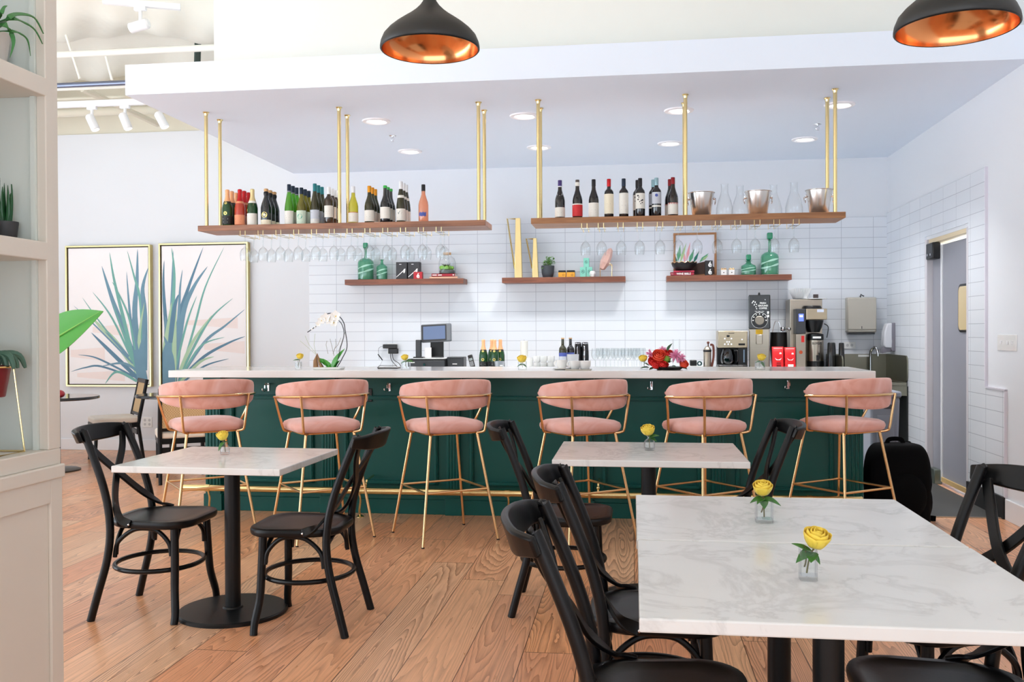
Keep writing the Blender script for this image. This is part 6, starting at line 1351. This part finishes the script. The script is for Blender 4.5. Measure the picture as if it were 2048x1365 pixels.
# ---------------------------------------------------------------- white shelving unit in the foreground
XU=-1.70; YE=2.575; Y0=1.55
sh=thing('shelving_unit','tall white open shelving unit with plants at the left edge','shelving unit',(XU,YE,0))
WP=mat('white_shelf_warm_bounce',(226,220,210),.4,var=.02,vs=3); INN=mat('pale_shelf_lining',(222,230,226),.5,var=.02,vs=2)  # WP: white paint with the warm floor bounce put into its colour
TOP=2.75; dp=.42; ly0=Y0-YE
obj('end_stile',MB().box(-.03,0,-.058,0,1.022,TOP),WP,sh,bevel=.003,smooth=0)
obj('end_panel',MB().box(-dp,-.03,-.052,-.001,1.022,TOP),INN,sh,smooth=0)
obj('inner_bead',MB().box(-.045,-.03,-.066,-.052,1.022,TOP),INN,sh,smooth=0)
obj('near_stile',MB().box(-dp,0,ly0,ly0+.06,0,TOP),WP,sh,bevel=.003,smooth=0)
obj('back_panel',MB().box(-dp-.02,-dp,ly0,-.001,0,TOP),INN,sh,smooth=0)
for z0,z1,nm in ((1.578,1.632,'shelf'),(2.058,2.112,'shelf'),(2.66,2.75,'top_board')): obj(nm,MB().box(-dp,0,ly0+.06,-.052,z0,z1),WP,sh,bevel=.003,smooth=0)
obj('lower_shelf',MB().box(-dp,.0,ly0+.06,0,.975,1.022),WP,sh,bevel=.003,smooth=0)
obj('ledge',MB().box(-dp,.012,ly0,.004,.935,.975),WP,sh,bevel=.004,smooth=0)
obj('lower_body',MB().box(-dp,-.006,ly0,-.001,0,.935),WP,sh,bevel=.003,smooth=0)
obj('lower_stile',MB().box(-.006,.004,-.055,0,.02,.935),WP,sh,bevel=.002,smooth=0); obj('lower_rail',MB().box(-.006,.004,ly0,-.055,.865,.935),WP,sh,bevel=.002,smooth=0)
obj('kick_board',MB().box(-.006,.006,ly0,0,0,.08),WP,sh,bevel=.002,smooth=0)
# plants on it
def ux(u,v,x=-1.86): return PX(u,v,x)
SUC=mat('deep_green_succulent',(28,86,44),.4,var=.3,vs=25)
p=ux(12,474,-1.80); t=thing('potted_succulent','upright dark green succulent in a charcoal pot, middle shelf','potted plant',(-1.80,p.y,1.632))
obj('pot',MB().lathe([(0,0),(.026,0),(.028,.003),(.034,.05),(.034,.056),(.031,.056),(.030,.046),(0,.045)],26),mat('charcoal_planter',(52,52,55),.5,var=.1,vs=20),t)
for k in range(9):
    a=k*2.4; l=.07+.05*((k*37)%10)/10; obj('leaf',MB().leaf((.010*math.cos(a),.010*math.sin(a),.045),(.16*math.cos(a),.16*math.sin(a),1),(math.cos(a),math.sin(a),-.2),l+.02,.014,.1,.25,tip=.7,th=.003),SUC,t)
p=ux(0,100,-1.84); t=thing('potted_aloe','spiky green plant with drooping leaves in a white pot, top shelf','potted plant',(-1.84,p.y-.055,2.112))
obj('pot',MB().lathe([(0,0),(.045,0),(.06,.11),(.062,.115),(.056,.115),(.054,.10),(0,.10)],26),mat('pale_pot',(216,208,202),.5,var=.02),t)
ALO=mat('aloe_green',(60,130,66),.4,var=.2,vs=20)
o0=Vector((-1.84,p.y-.055,2.112))
def AV(u,v,x=-1.705): return PX(u,v,x)-o0
base=Vector((0,.0,.12))
for pts,w_ in (([(12,38),(35,28),(68,35),(87,68)],.017),([(20,38),(48,45),(70,60),(85,88)],.013),([(5,48),(20,62),(27,85),(20,115)],.024),([(18,62),(38,66),(55,80),(61,112)],.011),([(0,30),(8,15),(14,12)],.014),([(-10,40),(-30,20),(-50,40)],.016),([(-12,45),(-35,55),(-45,90)],.016)):
    q=spline([base]+[AV(*z) for z in pts],5); k=len(q); obj('leaf',MB().ribbon(q,[max(.001,w_*(1-(i/(k-1))**1.6)) for i in range(k)],.003,(.6,-.6,.5)),ALO,t)
p=ux(12,905,-1.78); t=thing('plant_in_stand','trailing cactus in a dark red pot held by a gold wire stand','potted plant',(-1.80,p.y-.035,1.022)); o0=Vector((-1.80,p.y-.035,1.022))
zr=PX(30,732,-1.80).z-1.022; r=.058
obj('pot',MB().lathe([(0,zr-.085),(.036,zr-.085),(.038,zr-.082),(.052,zr-.004),(.055,zr+.004),(.05,zr+.004),(.046,zr-.01),(0,zr-.012)],28),mat('oxblood_pot',(118,32,42),.35,var=.08,coat=.3),t)
mb=MB().tube([(r*math.cos(2*PI*i/28),r*math.sin(2*PI*i/28),zr) for i in range(28)],.0028,7,closed=True)
fo=.085
leg=[]
for a in (-.75,.8,2.4,3.9): 
    c_,s_=math.cos(a),math.sin(a); mb.tube([(r*c_,r*s_,zr),(fo*c_,fo*s_,.003)],.0026,7); leg.append((fo*c_,fo*s_,.003))
mb.tube(leg,.0026,7,closed=True); obj('wire_stand',mb,BRASS,t)
mb=MB()
for k in range(10):
    a=k*.9; rr=.03+.012*(k%3); pts=spline([(.012*math.cos(a),.012*math.sin(a),zr),(rr*.7*math.cos(a),rr*.7*math.sin(a),zr+.035),(rr*1.4*math.cos(a),rr*1.4*math.sin(a),zr+.03),(rr*1.7*math.cos(a),rr*1.7*math.sin(a),zr-.005)],4); mb.tube(pts,[.010]*8+[.009,.008,.007,.006,.004][:len(pts)-8],8)
obj('cactus_stems',mb,mat('grey_green_cactus',(74,112,96),.5,var=.3,vs=30),t)
mb=MB(); [mb.sph((.02*math.cos(k*2.1)-.0,-.03+.02*math.sin(k*2.1),zr+.012),(.012,.012,.014),10,7) for k in range(5)]; obj('cactus_buds',mb,mat('yellow_green_cactus',(150,160,80),.6,var=.2,vs=40),t)
